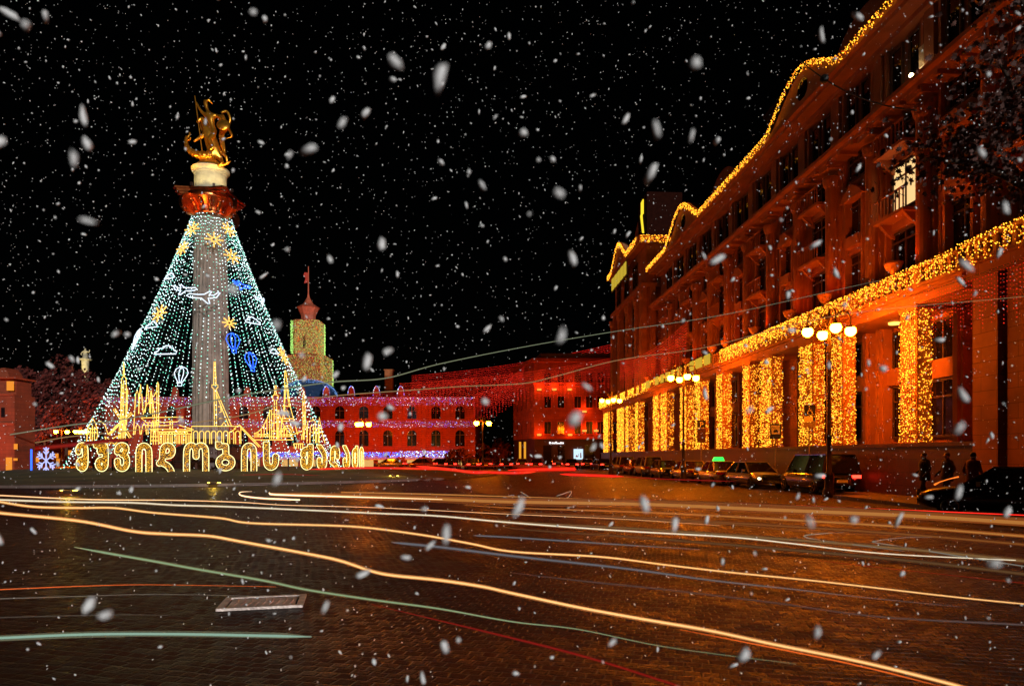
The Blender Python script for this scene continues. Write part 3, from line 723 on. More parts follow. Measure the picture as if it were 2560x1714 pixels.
for (x,y,s,m_,lb) in [(583,855,.95,'neon_blue','blue neon hot-air balloon just right of the column'),(628,902,.9,'neon_blue','smaller lower blue neon hot-air balloon'),(452,938,.88,'neon_white','white neon hot-air balloon left of the column'),(341,845,1.0,'neon_white','white neon hot-air balloon seen edge-on at the left edge')]:
    motif('balloon_motif',lb,'neon motif',x,y,ball_,M[m_],s,'neon hot-air balloons on the light cone',rad=.036)

# ================================================================== big letters
GL={
'მ':(4.4,[[(1,6.6),(1,7.5),(1.5,8.6),(2.2,8.9),(3,8.6),(3.3,7.5),(3.3,2.4),(2.9,1.5),(2.2,1.1),(1.4,1.6),(1.1,2.6),(1.4,3.7),(2.2,4.2),(3.2,3.9)]],[0]),
'შ':(4.6,[[(.4,8.9),(1.2,8.9),(1.9,8.3),(1.9,6.6)],[(1.9,8.1),(2.6,8.9),(3.3,8.6),(3.5,7.6),(3.5,2.4),(3.1,1.5),(2.3,1.1),(1.5,1.6),(1.2,2.6),(1.5,3.7),(2.3,4.2),(3.3,3.9)]],[0,0]),
'ვ':(5.0,[[(1.1,6.6),(1.1,7.5),(1.6,8.6),(2.5,8.9),(3.5,8.5),(3.8,7.5),(3.3,6.3),(2.5,5.8)],[(2.6,5.9),(3.4,5.5),(3.9,4.4),(3.9,2.7),(3.5,1.6),(2.5,1.1),(1.5,1.6),(1.1,2.6),(1.1,3.8)]],[0,0]),
'ი':(5.3,[[(1.1,0),(1.1,6.6),(1.4,8.0),(2.65,8.9),(3.9,8.0),(4.2,6.6),(4.2,0)]],[0]),
'დ':(5.7,[[(2.9,5.3),(4.0,5.5),(4.6,6.7),(4.4,8.2),(3.1,8.9),(1.8,8.2),(1.6,6.6),(1.6,4.4),(1.1,3.4),(.6,2.9)],[(.9,3.2),(2.2,2.7),(3.2,2.0),(3.9,1.0),(4.2,0.2)]],[0,0]),
'ო':(8.1,[[(1.1,0),(1.1,6.8),(1.5,8.3),(2.5,8.9),(3.5,8.4),(4.0,7.4),(4.0,5.0)],[(4.0,7.2),(4.5,8.4),(5.6,8.9),(6.6,8.3),(7.0,6.8),(7.0,0)]],[0,0]),
'ბ':(6.5,[[(1.1,10),(1.1,8.4),(3.3,8.5),(3.4,5.2)],[(3.2,5.1),(1.6,4.4),(1.1,3.1),(1.6,1.8),(3.2,1.1),(4.9,1.8),(5.4,3.1),(4.9,4.4),(3.2,5.1),(2.4,4.9)]],[1,0]),
'ს':(5.1,[[(1.1,10),(1.1,3.2),(1.5,1.8),(2.5,1.1),(3.6,1.8),(4.0,3.0),(4.0,5.2)]],[0]),
'ქ':(4.5,[[(3.4,10),(3.4,2.9),(3.0,1.6),(2.2,1.1),(1.4,1.7),(1.1,2.7),(1.1,4.2)],[(1.1,5.8),(1.1,6.8),(1.5,7.8),(2.4,8.2),(3.4,8.2)]],[0,0]),
'ა':(4.3,[[(.9,9.8),(2.8,6.9),(3.2,5.6),(3.2,2.9),(2.9,1.6),(2.1,1.1),(1.3,1.7),(1.1,2.7),(1.1,4.2)]],[0]),
'ლ':(4.6,[[(3.4,5.0),(3.4,7.4),(3.1,8.5),(2.2,8.9),(1.4,8.4),(1.1,7.2),(1.1,3.0)],[(.7,3.2),(1.8,2.5),(2.8,1.5),(3.4,0.2)]],[0,0])}
def sdf_letter(paths):
    segs=[];disc=[]
    for p,hard in paths:
        q=[Vector((a,b)) for a,b in p]
        if not hard:
            q=[v.to_2d() for v in chaikin([(a,b,0) for a,b in p],2)]
        for a,b in zip(q[:-1],q[1:]): segs.append((a,b))
        disc += q[1:-1]
    def f(x,y,h=.94):
        p=Vector((x,y)); best=9
        for a,b in segs:
            d=b-a; L=d.length
            if L<1e-6: continue
            t=(p-a).dot(d)/L; s=abs((p-a).cross(d))/L
            e=max(s-h, -t, t-L)
            if e<best: best=e
        for c in disc:
            e=(p-c).length-h
            if e<best: best=e
        return best
    return f
def letter_mesh(ch):
    wd,paths,hard=GL[ch]; f=sdf_letter(list(zip(paths,hard)))
    st=.2; nx=int(wd/st)+5; ny=int(10/st)+5; x0=-.4; y0=-.4
    G=[[f(x0+i*st,y0+j*st) for j in range(ny)] for i in range(nx)]
    # clip to 0..10 height
    for i in range(nx):
        for j in range(ny):
            y=y0+j*st; G[i][j]=max(G[i][j],-y,y-10)
    segs=[]
    def ip(i,j,k,l):
        a=G[i][j]; b=G[k][l]; t=a/(a-b); return (round(x0+(i+(k-i)*t)*st,4),round(y0+(j+(l-j)*t)*st,4))
    for i in range(nx-1):
        for j in range(ny-1):
            c=[(i,j),(i+1,j),(i+1,j+1),(i,j+1)]; s=[G[a][b]<0 for a,b in c]
            if all(s) or not any(s): continue
            cr=[ip(*c[k],*c[(k+1)%4]) for k in range(4) if s[k]!=s[(k+1)%4]]
            for k in range(0,len(cr)-1,2): segs.append((cr[k],cr[k+1]))
    nb={}
    for a,b in segs:
        if a==b: continue
        nb.setdefault(a,[]).append(b); nb.setdefault(b,[]).append(a)
    loops=[]; seen=set()
    for s0 in nb:
        if s0 in seen: continue
        lp=[s0]; seen.add(s0); cur=s0
        while True:
            nx_=[q for q in nb[cur] if q not in seen]
            if not nx_: break
            cur=nx_[0]; seen.add(cur); lp.append(cur)
        if len(lp)>6: loops.append(lp)
    cells=[(x0+i*st,y0+j*st) for i in range(nx-1) for j in range(ny-1) if G[i][j]<0.02 and G[i+1][j]<.02 and G[i+1][j+1]<.02 and G[i][j+1]<.02]
    return wd,f,st,loops,cells
LC={}
RL=14.6
def ring_theta(px_):
    best=None
    for i in range(1425):
        th=R(-40+i*.1); x=D.x+RL*math.sin(th); y=D.y-RL*math.cos(th); e=abs(1280+x/y*F-px_)
        if best is None or e<best[0]: best=(e,th)
    return best[1]
TXT=[('მ',190,223),('შ',237,273),('ვ',286,326),('ი',339,382),('დ',394,440),('ო',457,523),('ბ',537,589),('ი',602,643),('ს',656,697),
     ('ქ',749,783),('ა',790,817),('ლ',823,849),('ა',855,874),('ქ',878,894),('ი',896,908)]
words=['first of the long word, leftmost','second letter of the long word','third letter of the long word','fourth of the long word, left plain arch','fifth of the long word, kicked tail','sixth, widest, with two arches','seventh, round ring with a hooked top','eighth of the long word, right plain arch','ninth and last of the long word','first letter of the short word','second letter of the short word','third of the short word, with a tail','fourth letter of the short word','fifth of the short word, nearly edge-on','rightmost, seen almost edge-on']
for (ch,xa,xb),wl in zip(TXT,words):
    ta,tb=ring_theta(xa),ring_theta(xb)
    a=Vector((D.x+RL*math.sin(ta),D.y-RL*math.cos(ta),0)); b=Vector((D.x+RL*math.sin(tb),D.y-RL*math.cos(tb),0))
    if ch not in LC: LC[ch]=letter_mesh(ch)
    wd,f,st,loops,cells=LC[ch]
    ex=(b-a); wm=ex.length; ex.normalize(); sx=wm/wd
    mid=(a+b)/2; zb=.60; ztop=EYE+(HZ-(1103 if xa<700 else 1109+ (xa-750)*.03))/F*mid.y
    sy=(ztop-zb)/10; en=Vector((ex.y,-ex.x,0))
    t=thing('neon_letter','gold neon letter on the lawn, '+wl,'letter',(a.x,a.y,zb),0,'neon letters of the greeting on the mound')
    q=lambda x,y,d: ex*(x*sx)+Vector((0,0,1))*(y*sy)+en*d
    mb=MB()
    for cx_,cy_ in cells:
        for d in (.03,-.05):
            c=[q(cx_,cy_,d),q(cx_+st,cy_,d),q(cx_+st,cy_+st,d),q(cx_,cy_+st,d)]
            mb.quad(*(c if d>0 else c[::-1]))
    for lp in loops:
        for i in range(len(lp)):
            p0=lp[i-1];p1=lp[i]
            if math.hypot(p0[0]-p1[0],p0[1]-p1[1])<.6: mb.quad(q(*p0,.03),q(*p1,.03),q(*p1,-.05),q(*p0,-.05))
    mb.build('backing',mat('letter_backing',(.05,.02,.008),.6,bump=0) if 'letter_backing' not in bpy.data.materials else bpy.data.materials['letter_backing'],t)
    mb=MB()
    for lp in loops:
        pp=lp[::1]
        mb.tube([q(x,y,.06) for x,y in pp],.026,5,closed=True)
    mb.build('neon_outline',M['neon_pale'],t)
    mb=MB(); rr=random.Random(xa); area=len(cells)*st*st*sx*sy; n=int(area*420*max(1,min(1.0,1)))
    k=0
    while k<n:
        cx_,cy_=rr.choice(cells); x=cx_+rr.random()*st; y=cy_+rr.random()*st; k+=1
        if f(x,y)>-.24: continue
        mb.octa(q(x,y,.06),.026*rr.uniform(.7,1.2),0 if rr.random()<.6 else 1)
    mb.build('light_fill',[emis('letter_bulb',(1,.48,.02),1.7) if 'letter_bulb' not in bpy.data.materials else bpy.data.materials['letter_bulb'],emis('letter_bulb_dim',(.8,.14,.01),.3) if 'letter_bulb_dim' not in bpy.data.materials else bpy.data.materials['letter_bulb_dim']],t)

# ================================================================== gold neon landmarks behind the letters
def neon(name,label,Yc,cx,lines,m='neon_gold',rad=.032,cat='neon figure',yaw=0,group='gold neon landmark figures'):
    """lines of photo pixels measured on a flat frame standing at depth Yc"""
    o0=P(cx,HZ,Yc); o0.z=.62; ca,sa=math.cos(yaw),math.sin(yaw)
    mb=MB()
    for ln in lines:
        pts=[]
        for x,y in ln:
            p=P(x,y,Yc)-o0; pts.append(Vector((p.x*ca,p.x*sa,p.z)))
        cl=len(ln)>3 and ln[0]==ln[-1]
        mb.tube(pts[:-1] if cl else pts,rad,5,closed=cl)
    o=mb.build(name,M[m]); o.location=o0
    # a dark steel foot post
    f=MB(); f.box(-.05,.05,.04,.1,-.05,1.0); ff=f.build('foot_post',M['iron'],o)
    return tag(o,label,cat,group)
def arc(cx,cy,rx,ry,a0=180,a1=0,n=8): return [(cx+rx*math.cos(R(a0+(a1-a0)*i/n)),cy-ry*math.sin(R(a0+(a1-a0)*i/n))) for i in range(n+1)]
# windmill
bl_=[]
for (x,y,x2,y2) in [(304,1052,284,1022),(304,1052,328,1030),(304,1054,274,1086),(304,1054,327,1092)]:
    dx,dy=x2-x,y2-y; L=math.hypot(dx,dy); nx_,ny_=-dy/L*4,dx/L*4
    bl_.append([(x,y),(x+dx*.3+nx_,y+dy*.3+ny_),(x2+nx_,y2+ny_),(x2-nx_*.2,y2-ny_*.2),(x,y)])
neon('windmill_figure','gold neon windmill with four sails, left behind the letters',56,304,bl_+[[(296,1100),(300,1045),(309,1045),(314,1100)]])
neon('clock_tower_figure','tall gold neon pointed tower behind the windmill',57,308,[[(301,1100),(302,1000),(304,945),(308,940),(309,903)],[(309,903),(311,940),(315,945),(316,1000),(313,1100)],[(305,1100),(305,960)],[(309,1100),(309,950)],[(302,1010),(315,1010)],[(303,980),(315,980)],[(302,1040),(315,1040)],[(316,1060),(319,975),(316,970),(314,1060)]])
neon('basilica_figure','gold neon basilica with five slender spires',57,365,[[(335,1085),(340,985),(344,975),(347,985),(348,1033)],[(349,990),(352,960),(355,990),(358,1030)],[(352,961),(347,1033)],[(365,1005),(368,960),(371,985),(373,1010)],[(368,961),(363,1030)],[(373,1030),(377,975),(381,1000),(386,1045)],[(390,1060),(391,960),(393,953),(395,960),(395,1060)],[(338,1085),(341,1065),(345,1059),(349,1065),(351,1085)],[(353,1085),(357,1062),(360,1055),(364,1064),(366,1085)],[(358,1035),(366,1010),(376,1000),(386,1003),(400,1010)],[(376,1035),(376,980)],[(381,1040),(379,985)],[(383,990),(391,975)]],yaw=.1)
neon('rotunda_figure','small gold neon lantern tower under the basilica',56,386,[[(376,1110),(378,1060),(382,1050),(390,1050),(394,1060),(396,1110)],[(378,1075),(394,1075)],[(377,1090),(395,1090)],[(377,1100),(395,1100)],[(383,1110),(383,1052)],[(389,1110),(389,1052)]])
neon('pagoda_figure','gold neon temple gate with an upswept double roof',56.5,410,[[(352,1043),(458,1041),(443,1053),(366,1055),(352,1043)],[(370,1055),(370,1085)],[(385,1055),(385,1085)],[(425,1050),(425,1073)],[(431,1050),(431,1073)],[(364,1062),(440,1062)],[(390,1071),(484,1073)],[(442,1060),(480,1071)],[(364,1073),(395,1071)]])
neon('ruin_figure','gold neon row of classical columns',56,430,[[(395,1078),(478,1076)],[(398,1084),(478,1083)]]+[[(400+i*9,1108),(400+i*9,1086),(404+i*9,1086),(404+i*9,1108)] for i in range(9)]+[arc(402+i*8,1081,3,3,360,0,7) for i in range(9)])
neon('aqueduct_figure','gold neon aqueduct of round arches in front of the column',55,540,[[(479,1108),(479,1064),(602,1064),(602,1108)]]+[l for i in range(8) for l in ([(484+i*15,1108)]+arc(489+i*15,1082,5.5,6)+[(494+i*15,1108)],)])
neon('obelisk_figure','gold neon tower with a ball and long slanting stay, before the column',57,545,[[(536,1064),(535,972),(529,966),(529,961),(545,961),(545,966),(540,972),(541,1064)],[(534,961),(535,903),(538,903),(540,961)],[(535,926),(539,926)],[(534,942),(541,942)],[(541,975),(579,1064)],[(541,985),(572,1064)],[(545,1015),(552,1015),(553,1028),(548,1030)],[(548,1045),(562,1045)],[(553,1064),(560,1054),(566,1064)]])
neon('gable_figure','gold neon slanting roof line right of the aqueduct',55.5,620,[[(585,1070),(598,1060),(652,1116)],[(604,1070),(647,1116)],[(602,1076),(602,1066)],[(572,1080),(590,1070)]])
cab=[(635+ (676-635)*i/6, 1082-(1082-1024)*(i/6)**2.0) for i in range(7)]
cab2=[(733- (733-694)*i/6, 1084-(1084-1024)*(i/6)**2.0) for i in range(7)]
neon('bridge_figure','gold neon suspension bridge with two pylons',55,684,[[(635,1090),(733,1090),(733,1098),(635,1098),(635,1090)],[(635,1085),(672,1085)],[(700,1085),(733,1085)],cab,cab2,[(674,1096),(674,1023),(679,1023),(679,1096)],[(692,1096),(692,1023),(697,1023),(697,1096)],[(679,1034),(692,1034)],[(679,1056),(692,1056)],[(679,1076),(692,1076)]]+[[(x,1090),(x,1084-(1084-1024)*((x-635)/41)**2)] for x in (645,653,660,667)]+[[(x,1090),(x,1084-60*((733-x)/39)**2)] for x in (703,710,717,725)])
neon('broadcast_tower_figure','gold neon needle tower with a ball, behind the bridge pylons',57,688,[[(684,1096),(686,1000),(682,996),(682,988),(686,985),(691,985),(695,988),(695,996),(691,1000),(694,1096)],[(686,985),(687,962),(690,962),(690,985)]]+[[(684,1040),(693,1040)]],yaw=.15)
neon('lattice_tower_figure','gold neon lattice tower with arched feet, right of the bridge',56,720,[[(700,1084),(705,1051),(710,1014),(712,925)],[(744,1085),(735,1051),(725,1014),(714,925),(712,925)],[(706,1014),(727,1014)],[(703,1045),(733,1045)],[(702,1051),(734,1051)],[(710,1042),(713,1025),(719,1025),(724,1042)],arc(719,1080,14,18),arc(719,1080,9,12),[(710,1040),(714,960)],[(722,1012),(715,960)]])
neon('minaret_figure','thin gold neon spire near the right end of the letters',56.5,761,[[(758,1098),(757,1000),(759,972),(762,1000),(764,1060),(768,1092)],[(757,1004),(763,1004)],[(758,1028),(763,1028)],[(760,1098),(761,1030)],[(736,1084),(755,1077)],[(754,1098),(755,1085),(762,1082)]],yaw=.3)
neon('castle_figure','gold neon castle with clustered spires at the right end',57.5,790,[[(768,1106),(770,1052),(782,1050),(782,1042),(784,1050),(788,1052),(789,1106)],[(795,1106),(796,1060),(798,1041),(801,1060),(806,1085),(812,1106)],[(775,1106),(776,1065),(780,1060),(784,1065),(784,1106)],[(782,1070),(800,1070)],[(780,1080),(803,1080)],[(790,1106),(792,1075)],[(798,1106),(798,1065)],[(736,1112),(736,1108),(760,1108)]]+[[(738+i*5,1120),(738+i*5,1109)] for i in range(5)],yaw=.35)
neon('dome_figure','gold neon domed church at the left end behind the first letters',56,232,[[(216,1112),(219,1068),(226,1058),(232,1044),(238,1056),(242,1068),(244,1085),(238,1112)],[(224,1112),(226,1070)],[(230,1112),(231,1062)],[(236,1110),(236,1066)],[(219,1080),(242,1080)],[(240,1056),(252,1052),(262,1060),(270,1085),(290,1062)],[(275,1082),(298,1058)],[(222,1070),(242,1072)]])
neon('lotus_figure','gold neon lotus flower low between the first letters',55,280,[[(268,1110),(262,1090),(272,1096),(276,1108)],[(276,1108),(283,1094),(292,1089),(300,1088),(292,1104),(286,1110)],[(268,1110),(276,1102),(288,1110)]])
# small blue snowflake and pole
fl=[]
for k in range(6):
    a=math.pi*k/3+.52; cx_,cy_=115,1150; r0=34
    fl.append([(cx_,cy_),(cx_+r0*.72*math.cos(a),cy_-r0*math.sin(a))])
    for q in (.45,.7):
        bx,by=cx_+r0*q*.72*math.cos(a),cy_-r0*q*math.sin(a)
        for s in (-1,1): fl.append([(bx,by),(bx+9*math.cos(a+s*.8),by-11*math.sin(a+s*.8))])
M['neon_ice']=emis('ice_neon',(.45,.5,1),1.3)
neon('snowflake_figure','pale blue neon snowflake at the left edge of the mound',56,115,fl,m='neon_ice',rad=.05,group='blue lights at the left of the mound')
neon('blue_light_pole','vertical deep blue light tube beside the snowflake',56,78,[[(78,1188),(78,1122)]],m='neon_blue',rad=.07,cat='light tube',group='blue lights at the left of the mound')

# ground floodlights
for i,(x,y,lb) in enumerate([(172,1228,'at the left foot of the mound'),(535,1208,'below the widest letter'),(985,1190,'at the right edge of the lawn')]):
    p=PZ(x,y,.2)
    t=thing('ground_floodlight','small yellow glowing ground floodlight '+lb,'floodlight',(p.x,p.y,.14),0,'yellow floodlights in the lawn')
    MB().box(-.2,.2,-.12,.12,0,.14).build('housing',M['iron'],t)
    for s in (-1,1):
        l_=MB().lathe([(0,0),(.09,0),(.1,.03),(0,.05)],(s*.28,0,.1),12).build('lens',M['flood'],t)
    l=light('flood_spill','POINT',(0,-.1,.35),45,(1,.6,.05),t,shadow_soft_size=.1)

# ================================================================== red city hall
CY=110.0
def X_(px_,Y=CY): return (px_-1280)/F*Y
def Z_(py_,Y=CY): return EYE+(HZ-py_)/F*Y
C=thing('red_hall','long two-storey red arcaded building with violet light garlands, behind the cone','building',(X_(730),CY,0))
cx0=X_(730)
xL,xR=X_(262)-cx0,X_(1188)-cx0; zt=Z_(992)
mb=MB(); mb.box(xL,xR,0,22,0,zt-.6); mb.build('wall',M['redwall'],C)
mb=MB(); mb.box(xL-.2,xR+.2,-.5,22,zt-.6,zt-.3); mb.box(xL-.4,xR+.4,-.8,22,zt-.3,zt); mb.box(xL-.15,xR+.15,-.35,0,Z_(1066),Z_(1058)); mb.box(xL-.1,xR+.1,-.2,0,Z_(1133),Z_(1126))
mb.build('cornice',M['redtrim'],C)
mb=MB()
xx=1150
pil=MB(); k=0
def arched(cx_,z0,z1,hw,y,parent,dark):
    n=10; poly=[(cx_-hw,z0),(cx_+hw,z0)]+[(cx_+hw*math.cos(math.pi*i/n),z1-hw+hw*math.sin(math.pi*i/n)) for i in range(n+1)]
    big=[(cx_-hw-.22,z0-.1),(cx_+hw+.22,z0-.1)]+[(cx_+(hw+.22)*math.cos(math.pi*i/n),z1-hw+(hw+.22)*math.sin(math.pi*i/n)) for i in range(n+1)]
    f=MB().prism(big,(0,y,0),(1,0,0),(0,0,1),(0,-1,0),.14).build('window',M['redtrim'],parent)
    p=MB().prism(poly,(0,y-.145,0),(1,0,0),(0,0,1),(0,-1,0),.02).build('pane',dark,f)
    m=MB(); m.box(cx_-.04,cx_+.04,y-.21,y-.166,z0,z1-.05); m.box(cx_-hw,cx_-.04,y-.2,y-.166,z1-hw-.04,z1-hw+.04); m.box(cx_+.04,cx_+hw,y-.2,y-.166,z1-hw-.04,z1-hw+.04); m.build('mullion',M['frame'],f)
while xx>280:
    c=X_(xx)-cx0
    arched(c,Z_(1046),Z_(1014),.75,0,C,M['glass']); arched(c,Z_(1114),Z_(1074),.75,0,C,M['glass'])
    pil=MB(); s=-1
    pil.box(c+s*1.93-.3,c+s*1.93+.3,-.16,0,Z_(1057),zt-.62); pil.box(c+s*1.93-.3,c+s*1.93+.3,-.16,0,Z_(1125),Z_(1067))
    pil.box(c+s*1.93-.35,c+s*1.93+.35,-.3,0,0,Z_(1134)); pil.build('pilaster',M['redtrim'],C)
    xx-=60; k+=1
# finials on the cornice
for xx in (1003,943,880,818,757,695,620,560,440,380,320):
    c=X_(xx)-cx0; mb=MB(); mb.prism([(c-.9,0),(c+.9,0)]+[(c+.5*math.cos(math.pi*i/8),1.5*math.sin(math.pi*i/8)+.2) for i in range(9)],(0,-.5,zt),(1,0,0),(0,0,1),(0,1,0),.5)
    mb.build('finial',M['redtrim'],C)
# ground-floor shop windows
for k,(xa,xb) in enumerate([(700,745),(910,990),(1018,1044),(1078,1108),(1134,1160),(760,800),(600,650),(480,540)]):
    a,b=X_(xa)-cx0,X_(xb)-cx0; f=MB(); f.box(a-.1,b+.1,-.1,-.01,.05,Z_(1140)); fo=f.build('shop_front',M['frame'],C)
    mb=MB(); mb.box(a,b,-.14,-.102,.12,Z_(1142)); mb.build('lit_window',M['shoplit'],fo)
    mb=MB(); mb.prism([(0,0),(1.0,-.45),(1.0,-.6),(0,-.1)],(a-.2,-.15,Z_(1139)),(0,-1,0),(0,0,1),(1,0,0),b-a+.4); mb.build('awning',M['signwhite'],fo)
# clock tower
TY=10.0; TYa=CY+TY
def tx(p): return (p-1280)/F*TYa-cx0
def tz(p): return EYE+(HZ-p)/F*TYa
def tower(x0,x1,z0,z1,bev,name):
    h=(x1-x0)/2; c=(x0+x1)/2
    oc=[(c-h+bev,-h),(c+h-bev,-h),(c+h,-h+bev),(c+h,h-bev),(c+h-bev,h),(c-h+bev,h),(c-h,h-bev),(c-h,-h+bev)]
    return MB().prism([(x,y+TY+h) for x,y in oc],(0,0,z0),(1,0,0),(0,1,0),(0,0,1),z1-z0),oc,h
tw,oc1,h1=tower(tx(712),tx(808),zt-.1,tz(885),.5,'t'); tw.build('tower_base',M['corner'],C)
tw,oc2,h2=tower(tx(728),tx(794),tz(885),tz(797),.6,'t'); tw.build('clock_tower',M['corner'],C)
cm=(tx(728)+tx(794))/2; tcy=TY+h2
mb=MB(); mb.lathe([(1.3,tz(797)),(1.3,tz(782)),(1.9,tz(763)),(2.1,tz(762)),(1.7,tz(759)),(.9,tz(752)),(.25,tz(735)),(.12,tz(725)),(.08,tz(656))],(cm,tcy,0),10)
mb.build('lantern',mat('lantern_paint',(.5,.12,.06),.6),C)
mb=MB(); mb.prism([(0,0),(-.7,.1),(-.9,-.5),(-.5,-1.0),(-.8,-1.9),(0,-1.7)],(cm,tcy,tz(672)),(1,0,0),(0,0,1),(0,1,0),.05); mb.build('flag',mat('flag_cloth',(.5,.05,.03),.8),C)
# clock face dark slit
mb=MB(); mb.box(cm-.25,cm+.25,TY-.1,TY-.02,tz(868),tz(838)); mb.build('slit_window',M['glass'],C)
mb=MB(); mb.box(X_(950)-cx0,X_(970)-cx0,4,5.2,zt,Z_(915)); mb.box(X_(948)-cx0,X_(972)-cx0,3.9,5.3,Z_(917),Z_(914)); mb.build('chimney',mat('chimney_brick',(.3,.12,.04),.8),C)
# glass barrel roof with blue lights
mb=MB(); ccx=X_(760)-cx0; rb=4.9
pts=[(ccx+rb*math.cos(R(a)),(rb*.62)*math.sin(R(a))) for a in range(0,181,12)]
mb.prism(pts,(0,2,zt),(1,0,0),(0,0,1),(0,1,0),7); mb.build('barrel_roof',mat('blue_zinc',(.02,.06,.16),.35,.3,scale=2),C)
# garlands on the hall
def bulbs(name,label,region,n,mats,wts,rad,group,cat='string lights'):
    rr=random.Random(len(label)*7+n); mb=MB(); o0=region(rr)
    for i in range(n):
        q=rr.random(); acc=0; mi=0
        for j,wv in enumerate(wts):
            acc+=wv
            if q<acc: mi=j; break
        mb.octa(region(rr)-o0,rad*rr.uniform(.7,1.3),mi)
    o=mb.build(name,mats); o.location=o0; return tag(o,label,cat,group)
vi=[emis('violet_fine',(.42,.36,.85),.8),M['bulb_white'],M['bulb_red'],M['bulb_blue']]
G_='violet garlands on the red building'
bulbs('light_garland','violet icicle garland along the top cornice of the red building',lambda r:Vector((r.uniform(X_(262),X_(1188)),CY-.9,zt-.1-1.3*r.random()**1.4)),2600,vi,(.62,.1,.16,.12),.036,G_)
bulbs('light_garland','violet garland band between the two window rows of the red building',lambda r:Vector((r.uniform(X_(262),X_(1190)),CY-.45,r.uniform(Z_(1067),Z_(1051)))),2300,vi,(.62,.1,.16,.12),.036,G_)
bulbs('light_garland','deep blue light band above the shops of the red building',lambda r:Vector((r.uniform(X_(580),X_(1000)),CY-.5,r.uniform(Z_(1140),Z_(1129)))),1100,[M['bulb_blue'],M['bulb_white'],M['bulb_violet']],(.75,.1,.15),.065,G_)
bulbs('light_garland','violet light band above the shops at the right end of the red building',lambda r:Vector((r.uniform(X_(1000),X_(1158)),CY-.5,r.uniform(Z_(1141),Z_(1126)))),700,[M['bulb_blue'],M['bulb_white'],M['bulb_violet']],(.25,.15,.6),.06,G_)
for xx,lb in ((1003,'rightmost'),(943,'second from the right'),(880,'third from the right'),(818,'beside the clock tower')):
    bulbs('finial_lights','violet lights outlining the cornice finial '+lb,lambda r,xx=xx:(lambda a:Vector((X_(xx)+.55*math.cos(a),CY-.56,zt+.2+1.55*math.sin(a))))(r.uniform(0,math.pi)),70,vi,(.7,.1,.1,.1),.06,'lights outlining the cornice finials')
def tower_reg(oc,h,z0,z1):
    def f(r):
        while True:
            e=r.choice([0,0,0,0,1,2,2]); a=oc[e]; b=oc[(e+1)%8]
            t=r.random(); x=a[0]+(b[0]-a[0])*t; y=a[1]+(b[1]-a[1])*t
            cxx=(oc[0][0]+oc[1][0])/2; s=1.02
            return Vector((cx0+cxx+(x-cxx)*s,CY+TY+h+y*s-.03,r.uniform(z0,z1)))
    return f
ol=[M['bulb_olive'],M['bulb_lime'],M['bulb_orange']]
bulbs('light_net','olive and gold light net covering the upper block of the clock tower',tower_reg(oc2,h2,tz(883),tz(798)),3200,ol,(.62,.3,.08),.058,'light nets on the clock tower')
bulbs('light_net','olive and gold light net covering the wider lower block of the clock tower',tower_reg(oc1,h1,zt+.2,tz(886)),3600,ol,(.62,.3,.08),.058,'light nets on the clock tower')
def edge(x0,y0,z0,z1,w_=.25):
    return lambda r:Vector((x0+r.uniform(-w_,w_),y0+r.uniform(-.1,.1),r.uniform(z0,z1)))
lm=[emis('bright_lime_bulb',(.5,.95,.2),1.3)]
for (xx,za,zb_,lb) in ((730,tz(883),tz(800),'left edge of the upper block'),(793,tz(883),tz(800),'right edge of the upper block'),(807,zt,tz(888),'right edge of the lower block')):
    bulbs('edge_lights','bright green lights down the %s of the clock tower'%lb,edge((xx-1280)/F*TYa,CY+TY-.1,za,zb_) if xx==730 else edge(cx0+max(q_[0] for q_ in (oc2 if xx==793 else oc1))+.08,CY+TY+(h2 if xx==793 else h1)*1.8,za,zb_,.12),330,lm,(1,),.06,'green edge lights of the clock tower')
bulbs('roof_lights','blue lights outlining the curved roof beside the clock tower',lambda r:(lambda a:Vector((cx0+ccx+(rb+.05)*math.cos(a),CY+1.9,zt+(rb*.62+.05)*math.sin(a)-.5*r.random()*(r.random()<.5))))(r.uniform(0,math.pi)),420,[emis('soft_blue_bulb',(.2,.42,.95),1.0)],(1,),.055,'blue roof lights')
# floodlights added to light the hall front
for i,xx in enumerate((330,480,640,790,880,970,1060,1150)):
    t=thing('added_washer','small added floodlight on a short mast before the red building, '+['far left','second from the left','third from the left','fourth from the left','fourth from the right','third from the right','second from the right','rightmost'][i],'floodlight',(X_(xx,100),100,0),0,'added floodlights before the red building')
    mb=MB(); mb.lathe([(.06,0),(.05,1.6),(.05,1.65)],(0,0,0),6); mb.box(-.2,.2,-.12,.12,1.65,1.95); mb.build('mast',M['iron'],t)
    l=light('added_wash','SPOT',(0,.3,1.9),1700,(1,.13,.006),t,spot_size=R(105),spot_blend=1,shadow_soft_size=.2); aim(l,(0,1,.55))

# ================================================================== corner building in the middle
KY=100.0
kx=lambda p:(p-1280)/F*KY; kz=lambda p:EYE+(HZ-p)/F*KY
K_=thing('corner_building','four-storey dark red corner building with lit shops between the hall and the orange building','building',(kx(1335),KY,0))
ko=kx(1335); W_=kx(1560)-ko
mb=MB()
foot=[(0,0),(W_,0),(W_,20),(-1.8,20),(-3.0,12)]
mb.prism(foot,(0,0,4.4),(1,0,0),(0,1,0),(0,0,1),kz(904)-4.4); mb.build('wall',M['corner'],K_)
mb=MB(); mb.prism([(.1,.1),(W_,.1),(W_,20),(-1.7,20),(-2.9,12)],(0,0,0),(1,0,0),(0,1,0),(0,0,1),4.4); mb.build('ground_floor',M['plinth'],K_)
mb=MB(); mb.prism([(-.3,-.5),(W_,-.5),(W_,20),(-2.4,20),(-3.6,12)],(0,0,kz(904)),(1,0,0),(0,1,0),(0,0,1),.5)
